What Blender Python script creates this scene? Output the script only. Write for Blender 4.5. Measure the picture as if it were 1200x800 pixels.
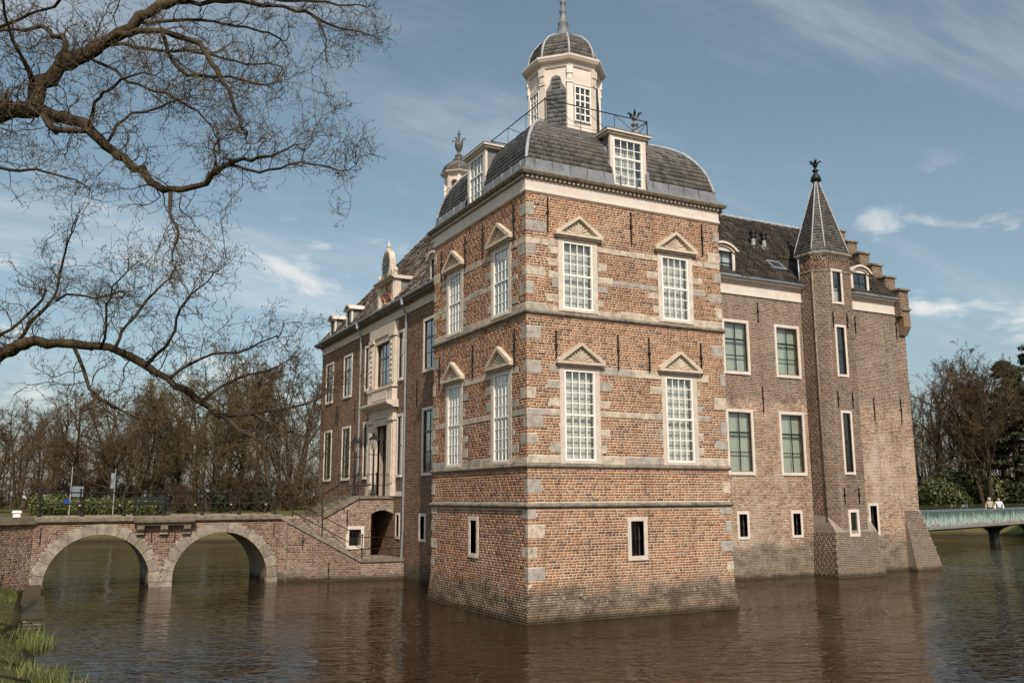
import bpy, bmesh, math, random
import numpy as np
from mathutils import Vector, Matrix
R = math.radians
scene = bpy.context.scene
for o in list(bpy.data.objects): bpy.data.objects.remove(o)
COL = scene.collection

# ------------------------------------------------------------ camera
cam_d = bpy.data.cameras.new('camera'); cam = bpy.data.objects.new('camera', cam_d); COL.objects.link(cam)
cam_d.sensor_width = 36.0; cam_d.lens = 36.0*1044.06/1200.0; cam_d.clip_start = 0.1; cam_d.clip_end = 6000
YAW, PITCH, ROLL = R(62.45), R(9.9), R(-0.22)
fw = Vector((math.cos(YAW)*math.cos(PITCH), math.sin(YAW)*math.cos(PITCH), math.sin(PITCH)))
rt = Vector((math.sin(YAW), -math.cos(YAW), 0)); up = rt.cross(fw)
rt2 = rt*math.cos(ROLL)+up*math.sin(ROLL); up2 = up*math.cos(ROLL)-rt*math.sin(ROLL)
M = Matrix.Identity(4)
for i in range(3):
    M[i][0] = rt2[i]; M[i][1] = up2[i]; M[i][2] = -fw[i]
M[0][3], M[1][3], M[2][3] = -12.04, -22.16, 3.4
cam.matrix_world = M
scene.camera = cam

# ------------------------------------------------------------ sun and sky
SUN_EL, SUN_OFF = R(43), R(18)           # sun stands south, a little to the west
sd = Vector((-math.sin(SUN_OFF)*math.cos(SUN_EL), -math.cos(SUN_OFF)*math.cos(SUN_EL), math.sin(SUN_EL)))
sun_d = bpy.data.lights.new('sun', 'SUN'); sun = bpy.data.objects.new('sun', sun_d); COL.objects.link(sun)
sun_d.energy = 4.4; sun_d.angle = R(0.53); sun_d.color = (1.0, 0.90, 0.76)
sun.rotation_euler = sd.to_track_quat('Z', 'Y').to_euler(); sun.location = (-30, -60, 60)
world = bpy.data.worlds.new('World'); scene.world = world; world.use_nodes = True
wn = world.node_tree.nodes; wl = world.node_tree.links; wn.clear()
wo = wn.new('ShaderNodeOutputWorld'); bg = wn.new('ShaderNodeBackground')
sky = wn.new('ShaderNodeTexSky'); sky.sky_type = 'NISHITA'; sky.sun_disc = False
sky.sun_elevation = SUN_EL; sky.sun_rotation = math.atan2(sd.x, sd.y); sky.altitude = 10
sky.air_density = 1.0; sky.dust_density = 2.6; sky.ozone_density = 1.0
bg.inputs['Strength'].default_value = 0.118
def wmath(op, a, b=None):
    n = wn.new('ShaderNodeMath'); n.operation = op
    for k, v in ((0, a), (1, b)):
        if v is None: continue
        if isinstance(v, (int, float)): n.inputs[k].default_value = v
        else: wl.new(v, n.inputs[k])
    return n.outputs[0]
tc = wn.new('ShaderNodeTexCoord'); sep = wn.new('ShaderNodeSeparateXYZ'); wl.new(tc.outputs['Generated'], sep.inputs[0])
zc = wmath('ADD', wmath('MAXIMUM', sep.outputs[2], 0.0), 0.16)
cx = wmath('DIVIDE', sep.outputs[0], zc); cy = wmath('DIVIDE', sep.outputs[1], zc)
com = wn.new('ShaderNodeCombineXYZ'); wl.new(cx, com.inputs[0]); wl.new(cy, com.inputs[1])
def wnoise(vec, scale, detail, rough, lo, hi, mscale=(1, 1, 1), loc=(0, 0, 0), rot=0):
    mp = wn.new('ShaderNodeMapping'); mp.inputs['Scale'].default_value = mscale; mp.inputs['Location'].default_value = loc
    mp.inputs['Rotation'].default_value = (0, 0, rot); wl.new(vec, mp.inputs[0])
    nz = wn.new('ShaderNodeTexNoise'); nz.inputs['Scale'].default_value = scale; nz.inputs['Detail'].default_value = detail
    nz.inputs['Roughness'].default_value = rough; nz.inputs['Distortion'].default_value = 0.4; wl.new(mp.outputs[0], nz.inputs['Vector'])
    mr = wn.new('ShaderNodeMapRange'); mr.interpolation_type = 'SMOOTHSTEP'; mr.inputs[1].default_value = lo; mr.inputs[2].default_value = hi
    wl.new(nz.outputs['Fac'], mr.inputs[0]); return mr.outputs[0]
cirrus = wmath('MULTIPLY', wnoise(com.outputs[0], 1.0, 8, 0.62, 0.46, 0.84, (0.5, 1.7, 1), (1.3, 4.2, 0), R(-35)), 0.7)
# small fair-weather cumulus low over the horizon
com2 = wn.new('ShaderNodeCombineXYZ'); wl.new(wmath('ARCTAN2', sep.outputs[1], sep.outputs[0]), com2.inputs[0]); wl.new(sep.outputs[2], com2.inputs[1])
cum = wnoise(com2.outputs[0], 7.5, 7, 0.58, 0.53, 0.70, (1, 2.4, 1), (3.25, 1.1, 0))
band = wn.new('ShaderNodeMapRange'); band.interpolation_type = 'SMOOTHSTEP'; band.inputs[1].default_value = 0.36; band.inputs[2].default_value = 0.22
wl.new(sep.outputs[2], band.inputs[0])
cloud = wmath('MAXIMUM', cirrus, wmath('MULTIPLY', wmath('MULTIPLY', cum, band.outputs[0]), 0.9))
hs = wn.new('ShaderNodeHueSaturation'); hs.inputs['Saturation'].default_value = 0.86; hs.inputs['Hue'].default_value = 0.474; wl.new(sky.outputs[0], hs.inputs['Color'])
mx = wn.new('ShaderNodeMixRGB'); mx.inputs[2].default_value = (7.4, 7.3, 7.1, 1); wl.new(cloud, mx.inputs[0]); wl.new(hs.outputs[0], mx.inputs[1])
wl.new(mx.outputs[0], bg.inputs['Color']); wl.new(bg.outputs[0], wo.inputs[0])
scene.view_settings.view_transform = 'Standard'; scene.view_settings.look = 'None'
scene.view_settings.exposure = 0.0; scene.view_settings.gamma = 1.0; scene.view_settings.use_curve_mapping = False

# ------------------------------------------------------------ material helpers
class NT:
    def __init__(s, name):
        s.m = bpy.data.materials.new(name); s.m.use_nodes = True; s.t = s.m.node_tree; s.n = s.t.nodes; s.l = s.t.links
        s.b = s.n['Principled BSDF']; s.out = s.n['Material Output']
        s.geo = s.n.new('ShaderNodeNewGeometry'); s.pos = s.geo.outputs['Position']
    def set(s, sock, v):
        if isinstance(v, (int, float)): sock.default_value = v
        elif isinstance(v, tuple): sock.default_value = v if len(v) == len(sock.default_value) else v+(1,)
        else: s.l.new(v, sock)
    def noise(s, scale, detail=4, rough=.55, vec=None, sc=None, dist=0.0):
        n = s.n.new('ShaderNodeTexNoise'); n.inputs['Scale'].default_value = scale; n.inputs['Detail'].default_value = detail
        n.inputs['Roughness'].default_value = rough; n.inputs['Distortion'].default_value = dist
        v = vec if vec is not None else s.pos
        if sc:
            mp = s.n.new('ShaderNodeMapping'); mp.inputs['Scale'].default_value = sc; s.l.new(v, mp.inputs[0]); v = mp.outputs[0]
        s.l.new(v, n.inputs['Vector']); return n.outputs['Fac']
    def rng(s, v, a, b, c=0., d=1.):
        n = s.n.new('ShaderNodeMapRange'); s.set(n.inputs[0], v)
        for i, x in enumerate((a, b, c, d)): s.set(n.inputs[i+1], x)
        return n.outputs[0]
    def mix(s, f, a, b, mode='MIX'):
        n = s.n.new('ShaderNodeMixRGB'); n.blend_type = mode; s.set(n.inputs[0], f); s.set(n.inputs[1], a); s.set(n.inputs[2], b); return n.outputs[0]
    def ma(s, op, a, b=0.):
        n = s.n.new('ShaderNodeMath'); n.operation = op; s.set(n.inputs[0], a); s.set(n.inputs[1], b); return n.outputs[0]
    def ramp(s, v, stops, const=False):
        n = s.n.new('ShaderNodeValToRGB'); e = n.color_ramp.elements
        if const: n.color_ramp.interpolation = 'CONSTANT'
        while len(e) < len(stops): e.new(0.5)
        for k, (p, c) in enumerate(stops): e[k].position = p; e[k].color = c+(1,)
        s.l.new(v, n.inputs[0]); return n.outputs[0]
    def xyz(s):
        n = s.n.new('ShaderNodeSeparateXYZ'); s.l.new(s.pos, n.inputs[0]); return n.outputs
    def orand(s):
        return s.n.new('ShaderNodeObjectInfo').outputs['Random']
    def bump(s, h, strength=.3, dist=.02):
        n = s.n.new('ShaderNodeBump'); n.inputs['Strength'].default_value = strength; n.inputs['Distance'].default_value = dist
        s.l.new(h, n.inputs['Height']); s.l.new(n.outputs[0], s.b.inputs['Normal'])
    def fin(s, col, rough=.8, metal=0., spec=None):
        s.set(s.b.inputs['Base Color'], col); s.set(s.b.inputs['Roughness'], rough); s.b.inputs['Metallic'].default_value = metal
        if spec is not None: s.b.inputs['Specular IOR Level'].default_value = spec
        return s.m

def simple(name, c, rough=.7, var=.25, scale=3., metal=0., bumps=0.):
    t = NT(name); f = t.noise(scale, 6)
    dk = tuple(x*(1-var) for x in c); lt = tuple(min(1, x*(1+var*.6)) for x in c)
    col = t.mix(t.rng(f, .3, .7), dk, lt)
    if bumps: t.bump(t.noise(scale*8, 5), bumps, .01)
    return t.fin(col, rough, metal)

def stains(t, col, z0, h, dark, moss, amount=1.0):
    """tide mark and algae at the foot of moat walls: its edge has a shape of its own"""
    z = t.xyz()[2]
    edge = t.ma('ADD', z, t.ma('MULTIPLY', t.ma('SUBTRACT', t.noise(.9, 6, .6), .5), 1.3))
    f = t.rng(edge, z0, z0-h); f2 = t.ma('MULTIPLY', f, amount)
    c = t.mix(f2, col, t.mix(.12, t.mix(t.rng(t.noise(1.7, 6, .65, sc=(1, 1, 1.8)), .40, .60), dark, moss), col))
    sp = t.rng(t.noise(9, 6, .7), .57, .66)
    band = t.ma('MULTIPLY', t.rng(edge, z0*.25, z0*.55), t.rng(edge, z0*.95, z0*.7))
    c = t.mix(t.ma('MULTIPLY', t.ma('MULTIPLY', sp, band), .5), c, (.55, .53, .48))
    wet = t.rng(t.ma('ADD', z, t.ma('MULTIPLY', t.ma('SUBTRACT', t.noise(2.5, 5, .6), .5), .22)), .20, .06, 0., .8)
    return t.mix(wet, c, (.035, .028, .016))

def brick_mat(name, stops, patch, patch_rng=(.52, .66), pscale=.45, stain=None, pamt=.7, extra=None):
    t = NT(name)
    rnd = t.geo.outputs['Random Per Island']
    c = t.ramp(rnd, stops)
    fine = t.noise(38, 4, .6)
    c = t.mix(t.rng(fine, .3, .7, 0., .35), c, t.mix(1., c, (.55, .5, .46), 'MULTIPLY'))
    pm = t.ma('MULTIPLY', t.rng(t.noise(pscale, 6, .62), patch_rng[0], patch_rng[1]), t.rng(t.noise(6, 5, .7), .3, .62, 0., pamt))
    c = t.mix(pm, c, patch)
    if extra: c = extra(t, c, rnd)
    grime = t.noise(.8, 7, .65, sc=(1, 1, .35))
    c = t.mix(t.rng(grime, .45, .74, 0., .6), c, t.mix(1., c, (.5, .46, .42), 'MULTIPLY'))
    batch = t.noise(.33, 5, .6, sc=(1, 1, 1.6))
    c = t.mix(t.rng(batch, .38, .62, 0., .5), c, t.mix(1., c, (.70, .64, .6), 'MULTIPLY'))
    streak = t.noise(1., 5, .6, sc=(3.2, 3.2, .16))
    c = t.mix(t.rng(streak, .52, .72, 0., .42), c, t.mix(1., c, (.5, .46, .43), 'MULTIPLY'))
    if stain: c = stains(t, c, *stain)
    t.bump(fine, .35, .006)
    return t.fin(c, .92, 0, .25)

RED = [(0., (.14, .075, .05)), (.08, (.22, .105, .062)), (.25, (.33, .15, .075)), (.5, (.41, .19, .092)), (.72, (.46, .225, .11)), (.88, (.50, .29, .165)), (.96, (.38, .24, .15)), (1., (.20, .12, .08))]
GREYB = [(0., (.10, .075, .06)), (.2, (.17, .125, .095)), (.45, (.24, .175, .13)), (.65, (.29, .205, .15)), (.82, (.33, .225, .155)), (1., (.20, .14, .11))]
WESTB = [(0., (.10, .065, .046)), (.25, (.17, .105, .07)), (.55, (.245, .145, .09)), (.8, (.30, .178, .11)), (1., (.18, .118, .082))]
TST = (1.10, .42, (.19, .155, .11), (.065, .052, .034), 1.0)
def south_extra(t, c, rnd):
    x, y, z = t.xyz()[0:3]
    wob = t.ma('MULTIPLY', t.ma('SUBTRACT', t.noise(.6, 6, .6), .5), 1.6)
    zz = t.ma('ADD', z, wob)
    red = t.ramp(rnd, [(0., (.12, .075, .05)), (.2, (.27, .15, .092)), (.5, (.40, .225, .135)), (.8, (.46, .30, .20)), (1., (.52, .40, .30))])
    low = t.rng(zz, 7.7, 7.3)
    c2 = t.mix(low, c, red)
    lime = t.ma('MULTIPLY', t.rng(t.noise(.75, 7, .68), .47, .62), low)
    return t.mix(t.ma('MULTIPLY', lime, .68), c2, (.60, .49, .40))
M_ = {}
M_['brick_red'] = brick_mat('brick_red', RED, (.50, .40, .32), (.54, .68), .5, TST, .55)
M_['brick_south'] = brick_mat('brick_south', GREYB, (.36, .19, .11), (.5, .64), .22, (1.6, .42, (.215, .178, .128), (.10, .082, .056), 1.0), .5, south_extra)
M_['brick_turret'] = brick_mat('brick_turret', GREYB, (.24, .19, .15), (.5, .64), .3, (2.3, .5, (.24, .195, .15), (.18, .145, .105), .8), .5)
M_['brick_west'] = brick_mat('brick_west', WESTB, (.24, .16, .11), (.55, .7), .4, (.9, .5, (.10, .085, .06), (.05, .05, .035), 1.0), .5)
BRG = [(0., (.08, .048, .036)), (.25, (.16, .088, .06)), (.5, (.25, .137, .09)), (.75, (.31, .18, .12)), (1., (.35, .25, .185))]
M_['brick_bridge'] = brick_mat('brick_bridge', BRG, (.46, .38, .31), (.48, .64), .6, (.45, .4, (.12, .10, .08), (.08, .075, .05), 1.0), .6)
STB = [(0., (.13, .09, .07)), (.3, (.24, .16, .12)), (.6, (.33, .23, .17)), (.85, (.40, .30, .23)), (1., (.46, .38, .31))]
M_['brick_stair'] = brick_mat('brick_stair', STB, (.52, .43, .35), (.46, .62), .7, (.4, .4, (.12, .10, .08), (.08, .075, .05), 1.0), .6)
def mortar_mat(name, c, stain):
    t = NT(name); col = t.mix(t.rng(t.noise(1.3, 6, .65), .35, .7), c, tuple(x*.62 for x in c))
    streak = t.noise(1., 5, .6, sc=(3.2, 3.2, .16)); col = t.mix(t.rng(streak, .50, .70, 0., .5), col, t.mix(1., col, (.55, .51, .47), 'MULTIPLY'))
    col = stains(t, col, *stain); return t.fin(col, .95, 0, .2)
M_['mortar_red'] = mortar_mat('mortar_red', (.62, .525, .41), TST)
M_['mortar_south'] = mortar_mat('mortar_south', (.53, .45, .355), (1.6, .42, (.30, .25, .185), (.15, .122, .085), 1.0))
M_['mortar_turret'] = mortar_mat('mortar_turret', (.37, .31, .25), (2.3, .5, (.2, .17, .13), (.16, .14, .11), .8))
M_['mortar_west'] = mortar_mat('mortar_west', (.38, .31, .24), (.9, .5, (.10, .085, .06), (.05, .05, .035), 1.0))
M_['mortar_bridge'] = mortar_mat('mortar_bridge', (.38, .32, .25), (.45, .4, (.12, .10, .08), (.08, .075, .05), 1.0))
def stone_mat(name, a, b, dirt, rough=.85):
    t = NT(name); r = t.orand()
    c = t.mix(t.rng(r, .45, .6), a, b)
    c = t.mix(t.rng(r, 0., 1., 0., .35), c, t.mix(1., c, (.68, .66, .62), 'MULTIPLY'))
    c = t.mix(t.rng(t.noise(4.5, 7, .68), .42, .7), c, dirt)
    t.bump(t.noise(24, 6, .65), .45, .012)
    return t.fin(c, rough, 0, .25)
M_['quoin'] = stone_mat('quoin', (.56, .475, .37), (.41, .385, .34), (.20, .175, .135))
M_['surround'] = stone_mat('surround', (.62, .545, .46), (.60, .53, .45), (.44, .375, .31))
M_['pediment'] = stone_mat('pediment', (.58, .50, .39), (.56, .48, .38), (.40, .33, .24))
M_['string'] = stone_mat('string', (.27, .235, .18), (.25, .215, .165), (.075, .066, .046))
M_['voussoir'] = stone_mat('voussoir', (.33, .29, .235), (.27, .24, .195), (.13, .115, .085))
M_['coping'] = stone_mat('coping', (.25, .215, .16), (.21, .185, .14), (.09, .08, .055))
M_['portal'] = stone_mat('portal', (.66, .575, .48), (.64, .56, .47), (.45, .375, .30))
M_['cream'] = simple('cream_paint', (.63, .555, .48), .55, .12, 2.2)
M_['white'] = simple('white_paint', (.80, .77, .71), .45, .07, 5)
M_['greengloss'] = simple('dark_green_paint', (.012, .017, .015), .3, .3, 6)
M_['iron'] = simple('wrought_iron', (.012, .011, .011), .55, .4, 12, .3)
M_['lead'] = simple('lead_sheet', (.165, .175, .19), .6, .4, 2.6, .0, .2)
M_['leadlight'] = simple('lead_roll', (.30, .315, .33), .6, .3, 4, .0)
M_['zinc'] = simple('zinc_pipe', (.33, .37, .40), .42, .2, 6, .5)
M_['wood'] = simple('old_oak_door', (.03, .02, .014), .6, .4, 9)
M_['blind'] = simple('white_blind', (.56, .58, .55), .8, .08, 2)
M_['blind_green'] = simple('pale_green_blind', (.42, .465, .40), .8, .08, 1.5)
M_['gold'] = simple('gilding', (.65, .45, .14), .35, .2, 9, .7)
M_['brass'] = simple('tarnished_brass', (.36, .25, .13), .5, .3, 9, .3)
M_['clockface'] = simple('clock_face', (.018, .02, .024), .4, .3, 9)
M_['concrete'] = simple('concrete', (.20, .20, .19), .8, .25, 1.5)
M_['asphalt'] = simple('dark_metal', (.03, .03, .032), .5, .3, 5, .4)
def island_mat(name, stops, dirt, rough=.6, amt=.5, nsc=2.0, bump=.2):
    t = NT(name); c = t.ramp(t.geo.outputs['Random Per Island'], stops)
    c = t.mix(t.rng(t.noise(nsc, 7, .68), .45, .72, 0., amt), c, dirt)
    t.bump(t.noise(30, 4), bump, .006); return t.fin(c, rough, 0, .4)
M_['slate'] = island_mat('slate', [(0., (.045, .043, .042)), (.5, (.085, .08, .076)), (1., (.135, .125, .115))], (.16, .135, .10), .55)
M_['slate_side'] = island_mat('slate_side', [(0., (.08, .085, .09)), (.5, (.13, .135, .14)), (1., (.19, .195, .20))], (.20, .19, .16), .55)
M_['tile_s'] = island_mat('dark_pantile', [(0., (.010, .009, .008)), (.5, (.026, .022, .018)), (.85, (.046, .038, .030)), (1., (.085, .07, .055))], (.022, .019, .013), .9, .6, 1.6)
M_['tile_w'] = island_mat('weathered_pantile', [(0., (.03, .024, .02)), (.4, (.09, .07, .056)), (.75, (.19, .155, .13)), (1., (.34, .29, .25))], (.08, .07, .05), .8, .5, 1.6)
def glass_mat(name, tint, rough=.02, alpha_mix=.0):
    t = NT(name); t.n.remove(t.b)
    tr = t.n.new('ShaderNodeBsdfTransparent'); tr.inputs[0].default_value = tint+(1,)
    gl = t.n.new('ShaderNodeBsdfGlossy'); gl.inputs['Roughness'].default_value = rough
    fr = t.n.new('ShaderNodeLayerWeight'); fr.inputs['Blend'].default_value = .5
    bp = t.n.new('ShaderNodeBump'); bp.inputs['Strength'].default_value = .06; bp.inputs['Distance'].default_value = .02
    t.l.new(t.noise(2.2, 2), bp.inputs['Height']); t.l.new(bp.outputs[0], gl.inputs['Normal'])
    mxs = t.n.new('ShaderNodeMixShader'); t.l.new(t.ma('ADD', t.ma('MULTIPLY', t.ma('POWER', fr.outputs['Facing'], 2.6), .9), .055), mxs.inputs[0])
    t.l.new(tr.outputs[0], mxs.inputs[1]); t.l.new(gl.outputs[0], mxs.inputs[2]); t.l.new(mxs.outputs[0], t.out.inputs[0]); return t.m
M_['glass'] = glass_mat('window_glass', (.93, .945, .94))
M_['glass_bridge'] = glass_mat('green_glass', (.42, .58, .53))
def frosted():
    t = NT('reed_print_glass'); x, y, z = t.xyz()[0:3]
    st = t.noise(1., 5, .7, sc=(7, 7, .5)); blades = t.noise(3., 3, .6, sc=(6, 6, .9))
    hgt = t.ma('ADD', t.rng(st, .3, .75, 1.75, 2.75), 0.)
    f = t.rng(z, hgt, t.ma('SUBTRACT', hgt, .35))
    f = t.ma('MULTIPLY', f, t.rng(blades, .38, .58, .25, .95))
    tr = t.n.new('ShaderNodeBsdfTransparent'); tr.inputs[0].default_value = (.42, .58, .52, 1)
    red = t.ma('MULTIPLY', t.rng(z, 1.62, 1.54), t.rng(t.noise(2.3, 3), .45, .6))
    t.set(t.b.inputs['Base Color'], t.mix(red, t.mix(t.rng(st, .3, .7), (.33, .46, .43), (.58, .70, .68)), (.45, .20, .17)))
    t.b.inputs['Roughness'].default_value = .25
    mxs = t.n.new('ShaderNodeMixShader'); t.l.new(t.ma('MAXIMUM', f, .16), mxs.inputs[0]); t.l.new(tr.outputs[0], mxs.inputs[1]); t.l.new(t.b.outputs[0], mxs.inputs[2])
    t.l.new(mxs.outputs[0], t.out.inputs[0]); return t.m
M_['frosted'] = frosted()
def bark(name, a, b, lich, sc=6.):
    t = NT(name); c = t.mix(t.rng(t.noise(sc, 6, .7, sc=(1, 1, .5)), .35, .7), a, b)
    c = t.mix(t.rng(t.noise(sc*.5, 6, .7), .52, .68, 0., .8), c, lich); t.bump(t.noise(sc*5, 6, .7, sc=(1, 1, .3)), .7, .03); return t.fin(c, .9, 0, .2)
M_['bark'] = bark('bark', (.022, .016, .011), (.078, .058, .037), (.095, .08, .036))
M_['twig'] = bark('twig_bark', (.06, .045, .031), (.125, .095, .062), (.15, .115, .055), 3.)
M_['twig_far'] = bark('far_twig', (.055, .037, .022), (.115, .079, .045), (.135, .097, .046), .5)
M_['twig_olive'] = bark('olive_twig', (.075, .058, .026), (.13, .10, .045), (.15, .115, .05), .5)
def leaf(name, stops, rough=.5):
    t = NT(name); c = t.ramp(t.geo.outputs['Random Per Island'], stops); return t.fin(c, rough, 0, .3)
M_['leaf_hedge'] = leaf('hedge_leaf', [(0., (.03, .045, .012)), (.5, (.075, .095, .025)), (1., (.14, .15, .045))])
M_['leaf_rhodo'] = leaf('rhododendron_leaf', [(0., (.02, .03, .01)), (.5, (.055, .066, .02)), (1., (.11, .115, .04))])
M_['leaf_fir'] = leaf('conifer_needles', [(0., (.010, .014, .007)), (.5, (.025, .031, .013)), (1., (.05, .055, .022))], .7)
M_['blossom'] = leaf('magnolia_petal', [(0., (.55, .22, .27)), (.5, (.72, .42, .45)), (1., (.82, .66, .65))], .6)
M_['blade'] = leaf('grass_blade', [(0., (.035, .05, .012)), (.5, (.085, .10, .025)), (1., (.17, .165, .05))], .6)
M_['reed'] = leaf('reed_blade', [(0., (.06, .085, .02)), (.5, (.12, .15, .04)), (1., (.22, .22, .08))], .5)
M_['flower'] = leaf('dandelion', [(0., (.6, .42, .03)), (1., (.75, .55, .06))], .6)
def ground_mat():
    t = NT('lawn'); c = t.mix(t.rng(t.noise(.5, 7, .65), .35, .65), (.045, .047, .016), (.085, .080, .03))
    c = t.mix(t.rng(t.noise(5, 6, .7), .4, .7), c, (.13, .115, .05)); c = t.mix(t.rng(t.noise(1.1, 6, .7), .6, .72), c, (.08, .058, .035))
    z = t.xyz()[2]; c = t.mix(t.rng(z, .35, .05), c, (.035, .028, .018)); t.bump(t.noise(9, 6, .7), .8, .06); return t.fin(c, .95, 0, .1)
M_['lawn'] = ground_mat()
def water_mat():
    t = NT('moat_water'); t.b.inputs['IOR'].default_value = 1.17
    mp = t.n.new('ShaderNodeMapping'); mp.inputs['Rotation'].default_value = (0, 0, R(22)); t.l.new(t.pos, mp.inputs[0]); v = mp.outputs[0]
    big = t.noise(.55, 1, .5, vec=v, sc=(.8, 1.6, 1), dist=.6); mid = t.noise(1.5, 1.5, .5, vec=v, sc=(.8, 2.0, 1), dist=.7); fn = t.noise(4.2, 1, .5, vec=v, sc=(.9, 1.9, 1), dist=.5)
    calm = t.rng(t.noise(.09, 3, .5), .36, .62, .30, 1.0)
    h = t.ma('ADD', t.ma('MULTIPLY', big, .42), t.ma('ADD', t.ma('MULTIPLY', mid, .42), t.ma('MULTIPLY', fn, .16)))
    h = t.ma('MULTIPLY', h, calm)
    n = t.n.new('ShaderNodeBump'); n.inputs['Strength'].default_value = 1.0; n.inputs['Distance'].default_value = .105
    t.l.new(h, n.inputs['Height']); t.l.new(n.outputs[0], t.b.inputs['Normal'])
    return t.fin((.020, .0115, .0045), .008, 0, .5)
M_['water'] = water_mat()

# ------------------------------------------------------------ mesh helpers
class MB:
    def __init__(s): s.v = []; s.f = []
    def hexa(s, p):       # p: 8 points, bottom 0-3, top 4-7
        k = len(s.v); s.v += [tuple(q) for q in p]
        for f in ((0, 3, 2, 1), (4, 5, 6, 7), (0, 1, 5, 4), (1, 2, 6, 5), (2, 3, 7, 6), (3, 0, 4, 7)): s.f.append(tuple(k+i for i in f))
        return s
    def box(s, x0, x1, y0, y1, z0, z1):
        return s.hexa([(x0, y0, z0), (x1, y0, z0), (x1, y1, z0), (x0, y1, z0), (x0, y0, z1), (x1, y0, z1), (x1, y1, z1), (x0, y1, z1)])
    def quad(s, *p):
        k = len(s.v); s.v += [tuple(q) for q in p]; s.f.append(tuple(range(k, k+len(p)))); return s
    def prism(s, bot, top):   # two same-length loops
        k = len(s.v); n = len(bot); s.v += [tuple(q) for q in bot]+[tuple(q) for q in top]
        s.f.append(tuple(k+n-1-i for i in range(n))); s.f.append(tuple(k+n+i for i in range(n)))
        for i in range(n): j = (i+1) % n; s.f.append((k+i, k+j, k+n+j, k+n+i))
        return s
    def lathe(s, prof, c=(0, 0, 0), n=16, ph=0.):     # prof: (r, z)
        k = len(s.v)
        for r, z in prof:
            for i in range(n):
                a = 2*math.pi*i/n+ph; s.v.append((c[0]+r*math.cos(a), c[1]+r*math.sin(a), c[2]+z))
        for q in range(len(prof)-1):
            for i in range(n):
                j = (i+1) % n; s.f.append((k+q*n+i, k+q*n+j, k+(q+1)*n+j, k+(q+1)*n+i))
        s.f.append(tuple(k+n-1-i for i in range(n))); s.f.append(tuple(k+(len(prof)-1)*n+i for i in range(n))); return s
    def tube(s, pts, rad, n=6):
        pts = np.asarray(pts, float); rad = np.full(len(pts), rad) if np.isscalar(rad) else np.asarray(rad, float)
        d = np.gradient(pts, axis=0); d /= np.linalg.norm(d, axis=1)[:, None]+1e-9
        ref = np.array([.31, .17, .93]) if abs(d[0] @ np.array([.31, .17, .93])) < .8 else np.array([.9, .3, .1])
        u = np.cross(d, ref); u /= np.linalg.norm(u, axis=1)[:, None]+1e-9; w = np.cross(d, u)
        a = np.arange(n)*2*math.pi/n; k = len(s.v)
        ring = pts[:, None]+rad[:, None, None]*(u[:, None]*np.cos(a)[None, :, None]+w[:, None]*np.sin(a)[None, :, None])
        s.v += [tuple(q) for q in ring.reshape(-1, 3)]
        for q in range(len(pts)-1):
            for i in range(n): j = (i+1) % n; s.f.append((k+q*n+i, k+q*n+j, k+(q+1)*n+j, k+(q+1)*n+i))
        if n > 3: s.f.append(tuple(k+n-1-i for i in range(n))); s.f.append(tuple(k+(len(pts)-1)*n+i for i in range(n)))
        return s
    def ball(s, c, r, n=8, sz=1.):
        return s.lathe([(r*math.sin(math.pi*i/6)+1e-4, -r*sz*math.cos(math.pi*i/6)) for i in range(7)], c, n)
    def mesh(s, name, mat, smooth=False, recalc=True):
        m = bpy.data.meshes.new(name); m.from_pydata(s.v, [], s.f)
        if recalc:
            b = bmesh.new(); b.from_mesh(m); bmesh.ops.recalc_face_normals(b, faces=b.faces); b.to_mesh(m); b.free()
        if mat: m.materials.append(M_[mat] if isinstance(mat, str) else mat)
        if smooth: m.polygons.foreach_set('use_smooth', [True]*len(m.polygons))
        return m
class TubeBatch:
    def __init__(s): s.g = {}
    def tube(s, pts, rad, n=3): s.g.setdefault((len(pts), n), []).append((pts, rad))
    def mesh(s, name, mat, smooth=False, recalc=False):
        VV, FF, k = [], [], 0
        for (L_, n), lst in s.g.items():
            P_ = np.array([np.asarray(q[0], float) for q in lst]); Rr = np.array([np.full(L_, q[1]) if np.isscalar(q[1]) else np.asarray(q[1], float) for q in lst])
            d = np.gradient(P_, axis=1); d /= np.linalg.norm(d, axis=2)[..., None]+1e-9
            ref = np.where((np.abs(d[:, :1] @ np.array([.31, .17, .93])) < .8)[..., None], np.array([.31, .17, .93]), np.array([.9, .3, .1]))
            u = np.cross(d, np.broadcast_to(ref, d.shape)); u /= np.linalg.norm(u, axis=2)[..., None]+1e-9; w = np.cross(d, u); a = np.arange(n)*2*math.pi/n
            ring = P_[:, :, None]+Rr[:, :, None, None]*(u[:, :, None]*np.cos(a)[:, None]+w[:, :, None]*np.sin(a)[:, None])
            VV.append(ring.reshape(-1, 3)); i = np.arange(n); j = (i+1) % n
            f = np.concatenate([np.stack([q*n+i, q*n+j, (q+1)*n+j, (q+1)*n+i], 1) for q in range(L_-1)]); m_ = len(lst)
            FF.append((k+np.arange(m_)[:, None, None]*(L_*n)+f[None]).reshape(-1, 4)); k += m_*L_*n
        o = fastmesh('tmp_'+name, np.concatenate(VV), np.concatenate(FF), mat); m = o.data; bpy.data.objects.remove(o); m.name = name
        if smooth: m.polygons.foreach_set('use_smooth', [True]*len(m.polygons))
        return m
def link(name, mesh, parent=None, **kw):
    o = bpy.data.objects.new(name, mesh); COL.objects.link(o); o.parent = parent
    for k, v in kw.items(): o[k] = v
    return o
def obj(name, mb, mat, parent=None, smooth=False, recalc=True, **kw):
    return link(name, mb.mesh(name, mat, smooth, recalc), parent, **kw)
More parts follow.
